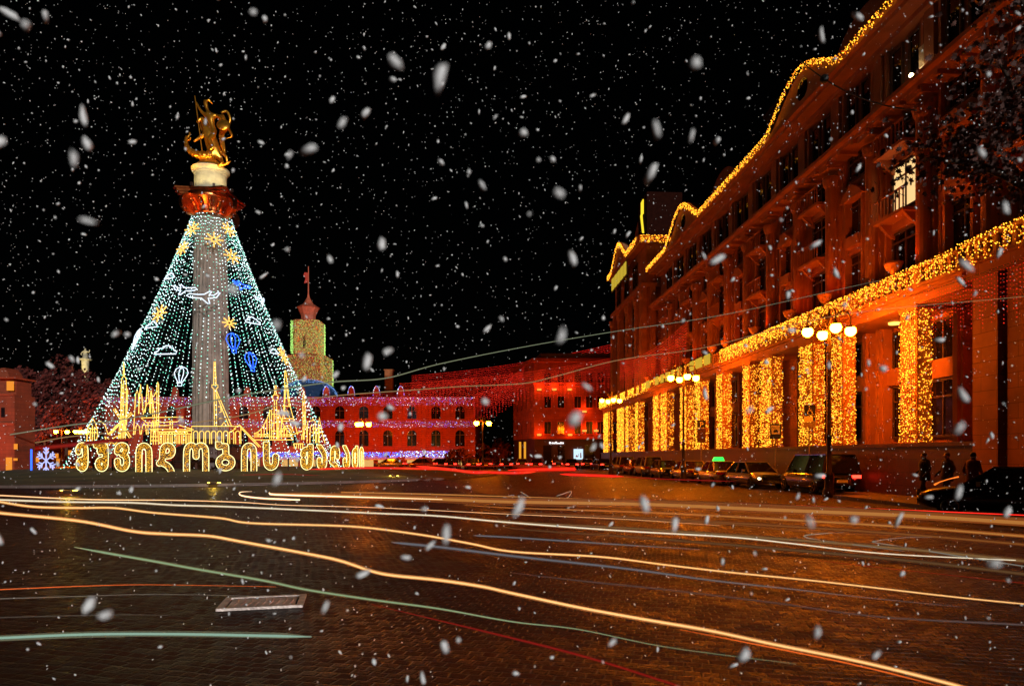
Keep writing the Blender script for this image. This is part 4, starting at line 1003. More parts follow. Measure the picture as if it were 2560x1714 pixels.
mb.prism([(-.15,-.25),(W_,-.25),(W_,-.0),(0,0)],(0,0,kz(960)),(1,0,0),(0,1,0),(0,0,1),.3); mb.prism([(-.2,-.4),(W_,-.4),(W_,-.0),(0,0)],(0,0,4.3),(1,0,0),(0,1,0),(0,0,1),.35)
mb.prism([(0,0),(W_,0),(W_-2,0.1),(2,.1)],(0,0,kz(902)+.3),(1,0,0),(0,1,0),(0,0,1),.2)
mb.build('cornice',M['redtrim'],K_)
mb=MB(); mb.prism([(1,1),(W_,1),(W_,18),(-1,18)],(0,0,kz(900)),(1,0,0),(0,1,0),(0,0,1),1.2); mb.build('roof',mat('tin_roof',(.12,.04,.03),.6),K_)
for px_ in (1369,1402,1444,1473,1501,1540):
    for (ya,yb) in ((962,930),(1018,990),(1083,1053)):
        c=kx(px_)-ko; f=MB(); f.box(c-.6,c+.6,-.13,0,kz(ya)-.15,kz(yb)+.15); fo=f.build('window',M['redtrim'],K_)
        p=MB(); p.box(c-.48,c+.48,-.15,-.131,kz(ya),kz(yb)); p.build('pane',M['glass'],fo)
        f=MB(); f.box(c-.03,c+.03,-.18,-.151,kz(ya),kz(yb)); f.build('mullion',M['frame'],fo)
for k in range(4):   # side wall windows
    for (ya,yb) in ((1018,990),(1083,1053)):
        f=MB(); y=1.5+k*2.6; x=-3.0*y/12
        f.box(x-.06,x+.15,y,y+1.1,kz(ya),kz(yb)); f.build('window',M['glass'],K_)
wl=emis('wash_lamp',(1,.3,.04),1.5)
for (px_,py_) in ((1348,975),(1386,975),(1424,975),(1461,1030),(1348,1088),(1425,1088),(1461,1078),(1490,1078)):
    c=kx(px_)-ko; o=MB().box(-.32,.32,-.18,0,0,.28).build('sconce',wl,K_); o.location=(c,-.02,kz(py_))
    l=light('sconce_light','POINT',(c,-.8,kz(py_)+.5),150,(1,.11,.01),K_,shadow_soft_size=.15)
for (xa,xb,m_,ya,yb) in ((1358,1378,M['glass'],1172,1112),(1394,1412,M['glass'],1172,1112),(1462,1486,M['glass'],1160,1110),(1500,1530,M['glass'],1160,1112)):
    f=MB(); f.box(kx(xa)-ko,kx(xb)-ko,-.1,.08,max(.2,kz(ya)),kz(yb)); f.build('shop_window',m_,K_)
f=MB(); f.box(kx(1434)-ko,kx(1457)-ko,-.35,-.12,kz(1147),kz(1121)); po=f.build('poster_screen',M['screen'],K_)
f=MB(); f.prism([(0,0),(.15,.35),(.3,.1),(.5,.55),(.4,0)],(kx(1438)-ko,-.36,kz(1141)),(1,0,0),(0,0,1),(0,-1,0),.02); f.prism([(0,0),(.18,0),(.12,.8),(0,.7)],(kx(1450)-ko,-.36,kz(1143)),(1,0,0),(0,0,1),(0,-1,0),.02); f.build('poster_print',M['redtrim'],po)
f=MB()
for i,(a,h_) in enumerate(((0,.28),(.35,.2),(.62,.2),(.9,.3),(1.15,.14),(1.4,.14),(1.62,.24),(1.9,.2))): f.box(kx(1373)-ko+a,kx(1373)-ko+a+.2,-.25,-.12,kz(1108),kz(1108)+h_)
f.build('shop_sign',emis('sign_white_light',(1,.95,.95),2),K_)
for xa_ in (-2.2,-1.5): MB().box(xa_,xa_+.32,-.4,-.3,.4,3.9).build('lit_doorway',emis('gold_door',(1,.42,.03),.8) if xa_<-2 else bpy.data.materials['gold_door'],K_)

# red string curtains hung over the avenue
def curtain(a,b,drop,n,label,sag=.8,rad=.045,step=.33,m='bulb_red'):
    a=Vector(a); b=Vector(b); mb=MB(); rr=random.Random(int(a.x*10)+n); L=(b-a).length
    top=[]
    for i in range(n+1):
        t=i/n; p=a.lerp(b,t); p.z-=sag*4*t*(1-t); top.append(p-a)
        d=drop*(.75+.25*math.sin(i*1.7)); z=0
        while z<d:
            mb.octa(p-a-Vector((0,0,z)),rad*rr.uniform(.6,1.2)); z+=step*rr.uniform(.8,1.2)
    mb.tube(top,.015,4,1)
    o=mb.build('light_curtain',[M[m],M['wire']]); o.location=a; return tag(o,label,'string lights','red light curtains hung over the avenue')
M['bulb_deep']=emis('deep_red_bulb',(1,.02,.012),.65)
curtain(P(1030,938,112),P(1560,852,112),4.2,230,'uppermost faint red light curtain over the avenue behind the corner building',m='bulb_deep',rad=.07,step=.3)
curtain(P(1000,958,96),P(1640,872,96),4.6,260,'broad red light curtain before the corner building top',m='bulb_red',rad=.05,step=.28)
curtain(P(1185,985,104),P(1310,915,104),4.5,60,'red light curtain between the red hall and the corner building',m='bulb_deep',rad=.07,step=.3)
curtain(P(900,985,106),P(1190,935,106),1.8,120,'faint red light curtain above the right half of the red hall',m='bulb_deep',rad=.055,step=.3)
curtain(bl(76,-2.0,12.5),bl(52,-2.0,12.0),3.2,110,'red light curtain against the pillars beside the pavilion',m='bulb_red',rad=.035,step=.22)
curtain(bl(26.5,-1.0,8.0),bl(17.0,-1.3,7.9),1.9,70,'red light curtain hanging at the near wing on the far right',sag=.1,m='bulb_red',rad=.022,step=.14)

# ================================================================== left building and dark park trees
LY=70.0
lx=lambda p:(p-1280)/F*LY; lz=lambda p:EYE+(HZ-p)/F*LY
L_=thing('left_house','red stone house with a lit orange gable at the left edge','building',(lx(0),LY,0))
lo=lx(0)
mb=MB(); mb.box(-12,lx(36)-lo,0,3,0,lz(985)); mb.box(-12,lx(30)-lo,.6,2.8,lz(985),lz(950)); mb.prism([(-3,0),(lx(14)-lo,0),(lx(10)-lo,.8),(lx(0)-lo,1.4),(-1.5,1.2)],(0,.6,lz(950)),(1,0,0),(0,0,1),(0,1,0),2); mb.build('wall',M['corner'],L_)
mb=MB(); mb.box(-12,lx(42)-lo,-.4,2.9,lz(946),lz(942)); mb.box(-12,lx(38)-lo,-.25,0,lz(988),lz(984)); mb.box(-12,lx(38)-lo,-.25,0,lz(1062),lz(1056)); mb.build('cornice',M['redtrim'],L_)
for (xa,xb,ya,yb,lit) in ((4,12,1042,1018,0),(18,34,975,952,1),(16,30,1182,1142,1),(35,43,1150,1144,1),(36,43,1122,1108,1)):
    f=MB(); f.box(lx(xa)-lo,lx(xb)-lo,-.1,.05,max(0,lz(ya)),lz(yb)); f.build('window',emis('orange_window',(1,.32,.02),.9) if lit and 'orange_window' not in bpy.data.materials else (bpy.data.materials['orange_window'] if lit else M['glass']),L_)
l=light('added_house_spot','SPOT',(-1,-5,1),2600,(1,.11,.01),L_,spot_size=R(110),spot_blend=1); aim(l,(0,1,.8)); l.data.energy=1100  # added spot without a fixture, reddens the house front
# low dark row of houses behind the park
H2=thing('park_row_house','long low dark red row of houses with small orange windows, far left','building',((150-1280)/F*150,150,0))
ho=(150-1280)/F*150; hx=lambda p:(p-1280)/F*150-ho; hz=lambda p:EYE+(HZ-p)/F*150
mb=MB(); mb.box(hx(34),hx(262),0,12,0,hz(1040)); mb.prism([(hx(34),0),(hx(262),0),(hx(250),2.2),(hx(46),2.2)],(0,0,hz(1040)),(1,0,0),(0,0,1),(0,1,0),12); mb.build('wall',M['corner'],H2)
for (x,y) in ((28,1053),(37,1055),(50,1056),(64,1058),(92,1067),(36,1128),(50,1130),(64,1128),(67,1146),(94,1148),(142,1138),(145,1151),(120,1125),(175,1130)):
    f=MB(); f.box(hx(x)-.35,hx(x)+.35,-.1,.02,hz(y)-.5,hz(y)+.5); f.build('window',bpy.data.materials['orange_window'],H2)
# dark trees
def leafmesh(rr,n,R_,ell,size):
    mb=MB(); cl=[]
    for i in range(14):
        while True:
            p=Vector((rr.uniform(-1,1),rr.uniform(-1,1),rr.uniform(-1,1)))
            if p.length<1: break
        cl.append((Vector((p.x*ell[0],p.y*ell[1],p.z*ell[2])),rr.uniform(.28,.5)*min(ell)))
    for i in range(n):
        c,r_=rr.choice(cl); d=Vector((rr.gauss(0,1),rr.gauss(0,1),rr.gauss(0,1))).normalized()*r_*rr.random()**.4*1.2
        p=c+d; a=Vector((rr.gauss(0,1),rr.gauss(0,1),rr.gauss(0,1))).normalized(); b=a.orthogonal().normalized(); c2=a.cross(b)
        s=size*rr.uniform(.6,1.3); mb.quad(p-b*s,p-c2*s*.6,p+b*s,p+c2*s*.6)
    return mb
rr=random.Random(21)
tl=['leftmost','second from the left','third from the left','tall one left of the far statue','below the far statue','right of the far statue','low one behind the snowflake']
for i,(x,top,Y,w_) in enumerate([(40,960,135,5),(75,900,140,7),(125,880,142,8),(165,905,140,7),(205,925,138,7),(262,935,136,8),(110,1010,128,6)]):
    h=EYE+(HZ-top)/F*Y
    t=thing('park_tree','dark red-tinged park tree at the far left, '+tl[i],'tree',((x-1280)/F*Y,Y,0),0,'dark park trees at the far left')
    mb=MB().tube([(0,0,0),(.1,0,h*.3),(0,.1,h*.6)],[.35,.25,.1],7); 
    for k in range(4): mb.tube([(0,0,h*(.25+.08*k)),(math.cos(k*1.7)*w_*.35,math.sin(k*1.7)*w_*.3,h*(.45+.1*k))],[.14,.04],5)
    mb.build('trunk',M['bark'],t)
    c=leafmesh(rr,1900,1,(w_*.75,w_*.6,h*.33),.42).build('crown',M['leafdark'],t); c.location=(0,0,h*.62)
for i,(x,top,Y,w_,lb) in enumerate([(1150,1118,100,2.6,'round dark bush at the right corner of the red hall'),(1215,1108,112,4.2,'dark tree mass in the gap between the red hall and corner building'),(1262,1095,120,4.5,'dark tree right of the twin street lamp'),(1062,1143,103,1.8,'dark rounded bush before the shop awnings')]):
    h=EYE+(HZ-top)/F*Y
    t=thing('street_bush',lb,'bush',((x-1280)/F*Y,Y,0),0,'dark bushes before the far buildings')
    MB().tube([(0,0,0),(0,0,h*.6)],[.15,.08],6).build('trunk',M['bark'],t)
    c=leafmesh(rr,900,1,(w_*.8,w_*.6,h*.42),.3).build('crown',M['leafdark'],t); c.location=(0,0,h*.52)
# far dark hill mass behind everything right of the hall
# far lit statue column (left)
FY=150.0; fx_=(213-1280)/F*FY; fz=lambda p:EYE+(HZ-p)/F*FY
t=thing('far_statue','small lit yellow female statue on a pale pillar above the dark trees, far left','statue',(fx_,FY,0))
MB().lathe([(.9,0),(.55,fz(960)),(.62,fz(930)),(.75,fz(905)),(.75,fz(900)),(1.25,fz(899)),(1.25,fz(896)),(.7,fz(895))],(0,0,0),14).build('pillar',M['cream'],t)
sc_=FY/F
n_={'pel':((0,0,fz(888)),.55),'hem':((0,0,fz(895)),.75),'wst':((0,0,fz(882)),.32),'br':((0,0,fz(878)),.38),'nk':((0,0,fz(873)),.13),'hd':((0,0,fz(869)),.26),'s1':((.55,-.1,fz(878)),.15),'e1':((.95,-.2,fz(880)),.13),'h1':((1.1,-.2,fz(873)),.11),'s2':((-.55,0,fz(878)),.15),'e2':((-.85,-.2,fz(884)),.12),'h2':((-.5,-.4,fz(887)),.11)}
SK(n_,[('pel','hem'),('pel','wst'),('wst','br'),('br','nk'),('nk','hd'),('br','s1'),('s1','e1'),('e1','h1'),('br','s2'),('s2','e2'),('e2','h2')],'figure',M['cream'],t,1)
l=light('pillar_flood','SPOT',(0,-6,fz(960)),2600,(1,.78,.3),t,spot_size=R(70),spot_blend=.6); aim(l,(0,6,fz(888)-fz(960)))

# near tree, upper right
NT=thing('plane_tree','dark autumn plane tree overhanging from the right edge, near us','tree',(12.6,13.5,0))
mb=MB().tube(catmull([(0,0,0),(.1,0,2.5),(-.1,.1,5),(.2,0,8),(0,.2,11)],4),[.38-.018*i for i in range(17)],10)
brs=[((0,0,4.5),(-1.8,-.3,7.0),(-3.4,-.6,9.2)),((0,0,5.5),(-2.2,.8,7.6),(-3.6,1.2,8.2)),((.1,0,7),(-1.5,-.8,9.5),(-2.6,-1.2,11.5)),((.1,0,6),(1.5,.5,8.5),(2.5,.6,10)),((0,.1,8),(-1.2,1.0,10.5),(-1.8,1.5,12.5)),((0,0,5),(-1.2,-1.2,6.4),(-2.6,-1.8,6.9))]
for b_ in brs:
    q=catmull(b_,5); mb.tube(q,[.14*(1-i/(len(q)))+.015 for i in range(len(q))],7)
mb.build('trunk',M['bark'],NT,True)
mb=MB(); rr=random.Random(9)
def mleaf(mb,p,s,rr):
    a=Vector((rr.gauss(0,1),rr.gauss(0,1),rr.gauss(0,1))).normalized(); b=a.orthogonal().normalized(); c=a.cross(b)
    pr=[(0,-.5),(.2,-.25),(.55,-.35),(.42,-.05),(.7,.2),(.35,.2),(.3,.5),(.12,.35),(0,.75),(-.12,.35),(-.3,.5),(-.35,.2),(-.7,.2),(-.42,-.05),(-.55,-.35),(-.2,-.25)]
    n=len(mb.v)
    for x,y in pr: mb.v.append(tuple(p+b*x*s+c*y*s+a*(abs(x)*.25*s)))
    mb.f.append(tuple(range(n,n+16))); mb.m.append(0)
cl=[]
for b_ in brs:
    for q in catmull(b_,5)[4:]:
        for k in range(2): cl.append((q+Vector((rr.uniform(-.5,.5),rr.uniform(-.5,.5),rr.uniform(-.4,.6))),rr.uniform(.45,.95)))
# droop lower-right fringe
for k in range(10): cl.append((Vector((rr.uniform(-4.0,.5),rr.uniform(-1,1),rr.uniform(7.0,9.0))),rr.uniform(.3,.7)))
for i in range(5200):
    c,r_=rr.choice(cl); d=Vector((rr.gauss(0,.5),rr.gauss(0,.5),rr.gauss(0,.45)))*r_
    mleaf(mb,c+d,rr.uniform(.07,.14),rr)
mb.build('crown',M['leaf'],NT)

# ================================================================== cars
def car(name,label,loc,rz,paint,kind='sedan',tail=False,head=False,sign=None,group='cars parked and queuing before the orange building'):
    t=thing(name,label,'car',loc,rz,group)
    if kind=='suv': L,W,H,hood=4.7,1.9,1.85,1.05; cab=[(-2.3,.2),(-2.15,1.0),(.75,1.0),(1.35,.0)]
    elif kind=='van': L,W,H,hood=4.4,1.8,1.75,1.0; cab=[(-2.1,.1),(-1.9,1.0),(.9,1.0),(1.7,.0)]
    else: L,W,H,hood=4.5,1.78,1.46,.92; cab=[(-1.75,.0),(-1.05,1.0),(.35,1.0),(1.2,.0)]
    hl=L/2
    # body: loft of rounded cross-sections along y (front = +y)
    st=[(-hl,.55,.42,.78),(-hl+.08,.4,.86,.9),(-hl*.7,.26,1,1.0),(-hl*.3,.22,1,1.0),(hl*.3,.22,1,1.0),(hl*.62,.24,.98,.96),(hl*.86,.28,.92,.86),(hl-.06,.36,.8,.74),(hl,.48,.66,.62)]
    mb=MB(); n=12; base=0
    for (y,z0,ws,hs) in st:
        zt_=hood*hs; w2=W/2*ws
        ring=[(-w2*.8,z0),(-w2*.97,z0+.1),(-w2,z0+.3),(-w2*.98,zt_-.22),(-w2*.88,zt_-.05),(-w2*.6,zt_),(w2*.6,zt_),(w2*.88,zt_-.05),(w2*.98,zt_-.22),(w2,z0+.3),(w2*.97,z0+.1),(w2*.8,z0)]
        for x,z in ring: mb.v.append((x,y,z))
    for i in range(len(st)-1):
        for k in range(n):
            k2=(k+1)%n; mb.f.append((i*n+k,i*n+k2,(i+1)*n+k2,(i+1)*n+k)); mb.m.append(0)
    mb.f.append(tuple(range(n))); mb.m.append(0); mb.f.append(tuple((len(st)-1)*n+k for k in range(n))[::-1]); mb.m.append(0)
    mb.build('body',paint,t,True)
    w0=W/2*.93; w1=W/2*.72; z0=hood-.06; z1=H-.04
    def sec(f): # y positions at fraction
        return (cab[0][0]+(cab[1][0]-cab[0][0])*f, cab[3][0]+(cab[2][0]-cab[3][0])*f, w0+(w1-w0)*f, z0+(z1-z0)*f)
    mb=MB()
    for f in (0,.35,.7,1.0):
        ya,yb,ww,zz=sec(f)
        mb.v += [(-ww,ya,zz),(ww,ya,zz),(ww*.98,(ya+yb)/2,zz),(ww,yb,zz),(-ww,yb,zz),(-ww*.98,(ya+yb)/2,zz)]
    for i in range(3):
        for k in range(6): mb.f.append((i*6+k,i*6+(k+1)%6,(i+1)*6+(k+1)%6,(i+1)*6+k)); mb.m.append(0)
    mb.build('glasshouse',M['glass'],t,False)
    mb=MB(); ya,yb,ww,zz=sec(1.0)
    n0=[(-ww,ya),(ww,ya),(ww,yb),(-ww,yb)]
    mb.prism([(-ww-.02,ya-.05),(ww+.02,ya-.05),(ww+.03,(ya+yb)/2),(ww+.02,yb+.05),(-ww-.02,yb+.05),(-ww-.03,(ya+yb)/2)],(0,0,zz),(1,0,0),(0,1,0),(0,0,1),.05)
    for s in (-1,1):
        for (fa,fb) in ((0,0),):
            a=sec(0);b=sec(1)
            mb.tube([(s*a[2],a[0],a[3]),(s*b[2],b[0],b[3])],.05,5); mb.tube([(s*a[2],a[1],a[3]),(s*b[2],b[1],b[3])],.045,5)
            mid=(cab[1][0]+cab[2][0])/2-.1; mb.tube([(s*(a[2]+.005),mid,a[3]),(s*(b[2]+.005),mid,b[3])],.04,5)
    mb.build('roof',paint,t)
    for s in (-1,1):
        for y in (-hl*.62,hl*.63):
            wv=MB(); rw=.33 if kind=='sedan' else .37
            ring=[(0,-.09),(rw*.8,-.1),(rw,-.06),(rw,.06),(rw*.8,.1),(0,.09)]
            for r_,x in ring:
                for k in range(16): wv.v.append((x*s*1.0,r_*math.cos(k*math.pi/8),r_*math.sin(k*math.pi/8)))
            for i in range(5):
                for k in range(16): wv.f.append((i*16+k,i*16+(k+1)%16,(i+1)*16+(k+1)%16,(i+1)*16+k)); wv.m.append(0)
            wo=wv.build('wheel',M['tyre'],t,True); wo.location=(s*(W/2-.1),y,rw)
            rm=MB(); 
            for k in range(5):
                q=2*math.pi*k/5; rm.tube([(s*.105,.03*math.cos(q),.03*math.sin(q)),(s*.11,rw*.62*math.cos(q),rw*.62*math.sin(q))],.03,4)
            rm.tube([(s*.105,rw*.64*math.cos(k*math.pi/8),rw*.64*math.sin(k*math.pi/8)) for k in range(16)],.02,4,closed=True)
            rm.build('rim',M['rim'],wo)
    for s in (-1,1):
        o=MB().box(-.2,.2,-.04,.05,-.07,.07).build('tail_light',M['taillight'] if tail else mat('red_lens',(.3,.01,.01),.2,bump=0) if 'red_lens' not in bpy.data.materials and not tail else (M['taillight'] if tail else bpy.data.materials['red_lens']),t)
        o.location=(s*W*.36,-hl-.01+.04,hood*.8)
        o=MB().ball((0,0,0),.14,8,sx=1.4,sy=.6,sz=.7).build('headlight',M['headlight'] if head else M['rim'],t,True); o.location=(s*W*.33,hl-.1,hood*.62)
        o=MB().box(-.08,.08,-.05,.05,0,.13).build('mirror',paint,t); o.location=(s*(W/2+.05),.75,hood)
    o=MB().box(-.26,.26,-.02,.02,-.06,.06).build('number_plate',M['signwhite'],t); o.location=(0,-hl-.0,hood*.6)
    if sign=='taxi':
        o=MB().prism([(-.36,0),(.36,0),(.25,.24),(-.25,.24)],(0,-.14,0),(1,0,0),(0,0,1),(0,1,0),.28).build('taxi_sign',M['green'],t); o.location=(0,0,H+.02)
    return t
def paint(n,c,r_=.28): return mat(n,c,r_,.2,scale=1,var=.05,bump=0,coat=.6)
PW=paint('white_paint',(.7,.66,.6)); PB=paint('black_paint',(.012,.01,.012)); PS=paint('silver_paint',(.35,.33,.32)); PG=paint('grey_paint',(.15,.13,.13)); PR=paint('dark_red_paint',(.15,.02,.015)); PN=paint('navy_paint',(.02,.02,.04))
def gx(px_,Y): return (px_-1280)/F*Y
car('parked_car','dark high estate wagon with red tail lamps, nearest car before the building',(14.85,33.3,0),R(3),PB,'suv',tail=True)
car('parked_car','silver hatchback with a bright headlamp, right of the white taxi',(13.75,38.9,0),R(186),PS,'sedan',head=True)
PK=lambda p:(15.5/((p-1280)/F+.0527))
def park(p): 
    Y=PK(p); return (gx(p,Y),Y,0)
car('parked_car','white taxi with a green roof lamp',park(1796),R(1),PW,'sedan',sign='taxi')
car('parked_car','beige saloon just left of the white taxi',park(1722),R(4),paint('beige_paint',(.4,.33,.25)),'sedan')
car('parked_car','grey saloon behind the beige one, further left',park(1664),R(182),PG,'sedan')
car('parked_car','tall silver van in the middle of the parked row',park(1620),R(3),PS,'van')
car('parked_car','far grey estate at the left end of the parked row',park(1556),R(5),PG,'van')
car('parked_car','small dark red saloon behind the silver van',park(1588),R(3),PR,'sedan')
car('parked_car','black car at the right edge with a lit amber lamp strip',(14.1,19.3,0),R(55),PB,'sedan')
cars=[(1130,97,0,PB),(1180,92,8,PG),(1222,99,-8,PR),(1262,93,6,PB),(1305,100,0,PG),(1345,94,-10,PR),(1388,99,8,PB),(1425,92,3,PN),(1468,97,-6,PG),(1503,90,12,PB),(975,100,84,PG),(1052,101,80,PR),(1100,103,78,PB)]
cl_=['by the dark bush at the hall','right of the dark bush','below the gap between the buildings','nearer one below the gap','by the lit yellow doorway','before the corner building entrance','below the white shop sign','before the bright poster screen','right of the bright poster screen','at the right end of the queue','before the lit shop left of the awnings','before the shop awnings','beneath the last awning']
for (x,Y,an,pt),lb in zip(cars,cl_):
    car('queuing_car','small far car with glowing red tail lamps, '+lb,(gx(x,Y),Y,0),R(an),pt,'sedan',tail=True,group='far cars queuing with red tail lamps')
# amber lamp strip of the dark car on the right
rc=[o for o in COL.objects if o.get('label','').startswith('black car at the right edge')][0]
mb=MB().tube([P(2336,1210,17.6),P(2350,1203,17.6),P(2372,1196,17.5),P(2397,1190,17.4)],[.028,.014,.012,.02],5)
o=mb.build('light_strip',emis('amber_strip',(1,.2,.02),1.3),rc); o.matrix_parent_inverse=(Matrix.Translation(rc.location)@Matrix.Rotation(rc.rotation_euler.z,4,'Z')).inverted()

# ================================================================== signs
def signpost(name,label,px_,ytop,Y,boards,poleh,cat='sign'):
    k=16.9/((px_-1280)/F+.0527)/Y
    x=gx(px_,Y); t=thing(name,label,cat,(x,Y,0),0,'blue road signs before the building')
    t.location=(x*k,Y*k,(1-k)*EYE); t.scale=(k,k,k)
    MB().lathe([(.03,-(1-k)*EYE/k),(.03,poleh)],(0,0,0),8).build('post',M['steel'],t)
    return t
def board(t,w_,h_,z,m,name='sign_board',y=-.04):
    o=MB().box(-w_/2,w_/2,y-.02,y,z,z+h_).build(name,m,t); return o
def text(body,size,loc,m,parent,name='lettering'):
    cu=bpy.data.curves.new(name,'FONT'); cu.body=body; cu.size=size; cu.align_x='CENTER'; cu.extrude=.003
    o=bpy.data.objects.new(name,cu); COL.objects.link(o)
    dg=bpy.context.evaluated_depsgraph_get(); me=bpy.data.meshes.new_from_object(o.evaluated_get(dg)); bpy.data.objects.remove(o)
    me.materials.clear(); me.materials.append(m)
    o=bpy.data.objects.new(name,me); COL.objects.link(o); o.location=loc; o.rotation_euler=(R(90),0,0); o.parent=parent
    return o
# disabled parking sign: board top y=1012, bottom 1039 at x 2009-2037
Y=26.0
t=signpost('disabled_parking_sign','dark blue wheelchair parking sign with plates below, left of the near street lamp',2023,1010,Y,[],EYE+(HZ-1010)/F*Y)
z=lambda p:EYE+(HZ-p)/F*Y
b=board(t,.42,z(1011)-z(1038),z(1038),M['signblue'])
ic=MB(); r0=.085; cz=(z(1031)); 
ic.tube([(r0*math.cos(R(a)),-.07,cz+r0*math.sin(R(a))) for a in range(120,400,14)],.012,5)
ic.tube([(-.03,-.07,z(1015)-.03),(-.025,-.07,cz+.07),(.06,-.07,cz+.06),(.1,-.07,cz-.06),(.15,-.07,cz-.05)],.014,5); ic.tube([(-.025,-.07,cz+.11),(.08,-.07,cz+.11)],.01,5); ic.ball((-.03,-.07,z(1014.5)),.022,6)
ic.build('wheelchair_symbol',M['signwhite'],b)
b=board(t,.44,z(1040)-z(1053),z(1053),M['signwhite'],'lower_plate'); MB().box(.11,.20,-.075,-.062,z(1052),z(1041)).build('plate_symbol',M['signblue'],b)
board(t,.44,z(1054.5)-z(1067),z(1067),M['steel'],'lower_plate')
Y=33.0
t=signpost('taxi_stand_sign','blue sign with white panel and a taxi picture, before a gold curtain',1938,1057,Y,[],z(1057)*0+EYE+(HZ-1057)/F*Y)
z=lambda p:EYE+(HZ-p)/F*Y
b=board(t,.52,z(1058)-z(1096),z(1096),M['signblue']); p_=MB().box(-.2,.2,-.075,-.062,z(1084),z(1062)).build('white_panel',M['signwhite'],b)
ic=MB(); c=z(1079); ic.prism([(-.12,0),(-.12,.06),(-.09,.07),(-.06,.13),(.06,.13),(.09,.07),(.12,.06),(.12,0),(.09,0),(.09,-.03),(.06,-.03),(.06,0),(-.06,0),(-.06,-.03),(-.09,-.03),(-.09,0)],(0,-.077,c),(1,0,0),(0,0,1),(0,-1,0),.012); ic.build('car_symbol',M['black'],p_)
text('ტაქსი',.13,(0,-.08,z(1069.5)),M['black'],p_)
Y=40.0
t=signpost('parking_sign','dark parking sign with a white P on a gold-lit pier',1753,1049,Y,[],EYE+(HZ-1047)/F*Y)
z=lambda p:EYE+(HZ-p)/F*Y
b=board(t,.5,z(1049)-z(1068),z(1068),M['signblue']); text('P',.42,(0,-.075,z(1066)),M['signwhite'],b)
board(t,.5,z(1070)-z(1105),z(1105),M['plinth'],'lower_plate')

# ================================================================== pedestrians by the near wing
def person(loc,rz,label,coat,stride=.16,arm=.1):
    t=thing('person',label,'person',loc,rz,'people walking by the near wing')
    s=stride
    N={'pel':((0,0,.95),.15),'wst':((0,0,1.12),.135),'chest':((0,0,1.34),.17),'nk':((0,.01,1.5),.055),'hd':((0,.03,1.63),.095),'tp':((0,.02,1.72),.06),
     'hl':((-.1,0,.88),.1),'kl':((-.11,s*.6+.04,.5),.07),'al':((-.11,s,.09),.045),'tl':((-.12,s+.16,.04),.04),
     'hr':((.1,0,.88),.1),'kr':((.11,-s*.3+.05,.5),.07),'ar':((.11,-s,.1),.045),'tr':((.12,-s+.15,.04),.04),
     'sl':((-.19,0,1.42),.07),'el':((-.25,-arm,1.14),.05),'wl':((-.24,arm,.92),.035),'fl':((-.23,arm+.06,.84),.028),
     'sr':((.19,0,1.42),.07),'er':((.25,arm*.3,1.13),.05),'wr':((.23,arm+.15,.95),.035),'fr':((.22,arm+.22,.88),.028)}
    E=[('pel','wst'),('wst','chest'),('chest','nk'),('nk','hd'),('hd','tp'),('pel','hl'),('hl','kl'),('kl','al'),('al','tl'),('pel','hr'),('hr','kr'),('kr','ar'),('ar','tr'),('chest','sl'),('sl','el'),('el','wl'),('wl','fl'),('chest','sr'),('sr','er'),('er','wr'),('wr','fr')]
    SK(N,E,'body',coat,t,2)
    hd=MB().ball((0,.035,1.625),.1,10,sx=.82,sy=.98,sz=1.2); hd.ball((0,.135,1.61),.018,5); 
    for q in (-1,1): hd.ball((q*.083,.03,1.62),.022,5,sx=.5)
    hd.build('head',skin,t,True)
    MB().ball((0,.015,1.665),.105,9,sx=.86,sy=.98,sz=.95).build('hair',hair,t,True)
    MB().lathe([(.19,.72),(.2,.9),(.17,1.1),(.2,1.3),(.18,1.45),(.08,1.52)],(0,0,0),16).build('coat',coat,t,True)
    return t
skin=mat('skin',(.5,.3,.22),.6,bump=0); hair=mat('dark_hair',(.03,.02,.015),.7,bump=0)
coats=[mat('dark_coat',(.03,.02,.025),.9),mat('brown_coat',(.06,.03,.02),.9),mat('red_coat',(.10,.02,.015),.9)]
person((15.35,25.4,.14),R(80),'walking person in a dark coat, left one of the three on the sidewalk',coats[0])
person((15.75,24.7,.14),R(95),'walking person in a brown coat, middle one on the sidewalk',coats[1],.12)
person((15.25,22.6,.14),R(-70),'person in a dark red coat by the near wing, right one on the sidewalk',coats[2],.2)

# ================================================================== metal access cover in the road
p=Vector((gx(661,8.15),8.12,0))
t=thing('access_cover','worn rectangular steel access cover set in the cobbles','access cover',(p.x,p.y,.006),R(13))
sm=mat('worn_steel',(.78,.62,.56),.4,.25,scale=7,var=.35,bump=.6,bscale=30)
fr=MB(); w_,h_=.47,.33
fr.box(-w_,w_,-h_,-h_+.06,0,.03); fr.box(-w_,w_,h_-.06,h_,0,.03); fr.box(-w_,-w_+.07,-h_+.06,h_-.06,0,.03); fr.box(w_-.07,w_,-h_+.06,h_-.06,0,.03); fr.build('frame',sm,t)
pl_=MB(); pl_.box(-w_+.1,w_-.1,-h_+.08,h_-.08,0,.022)
for k in range(9): 
    x=-w_+.16+k*.078; pl_.tube([(x,-h_+.12,.024),(x+.03,0,.026),(x,h_-.12,.024)],.006,4)
pl_.build('plate',sm,t)

# overhead street cable from the near tree across the roof line
mb=MB(); a=P(2000,150,20); b_=P(2290,275,16); pts=[]
for i in range(13):
    q=i/12; v=a.lerp(b_,q); v.z-=.3*4*q*(1-q); pts.append(v-a)
mb.tube(pts,.018,5); mb.ball(tuple(pts[3]),.12,6); o=mb.build('overhead_cable',M['wire']); o.location=a; tag(o,'thin black overhead cable sagging across the upper facade by the tree','cable')

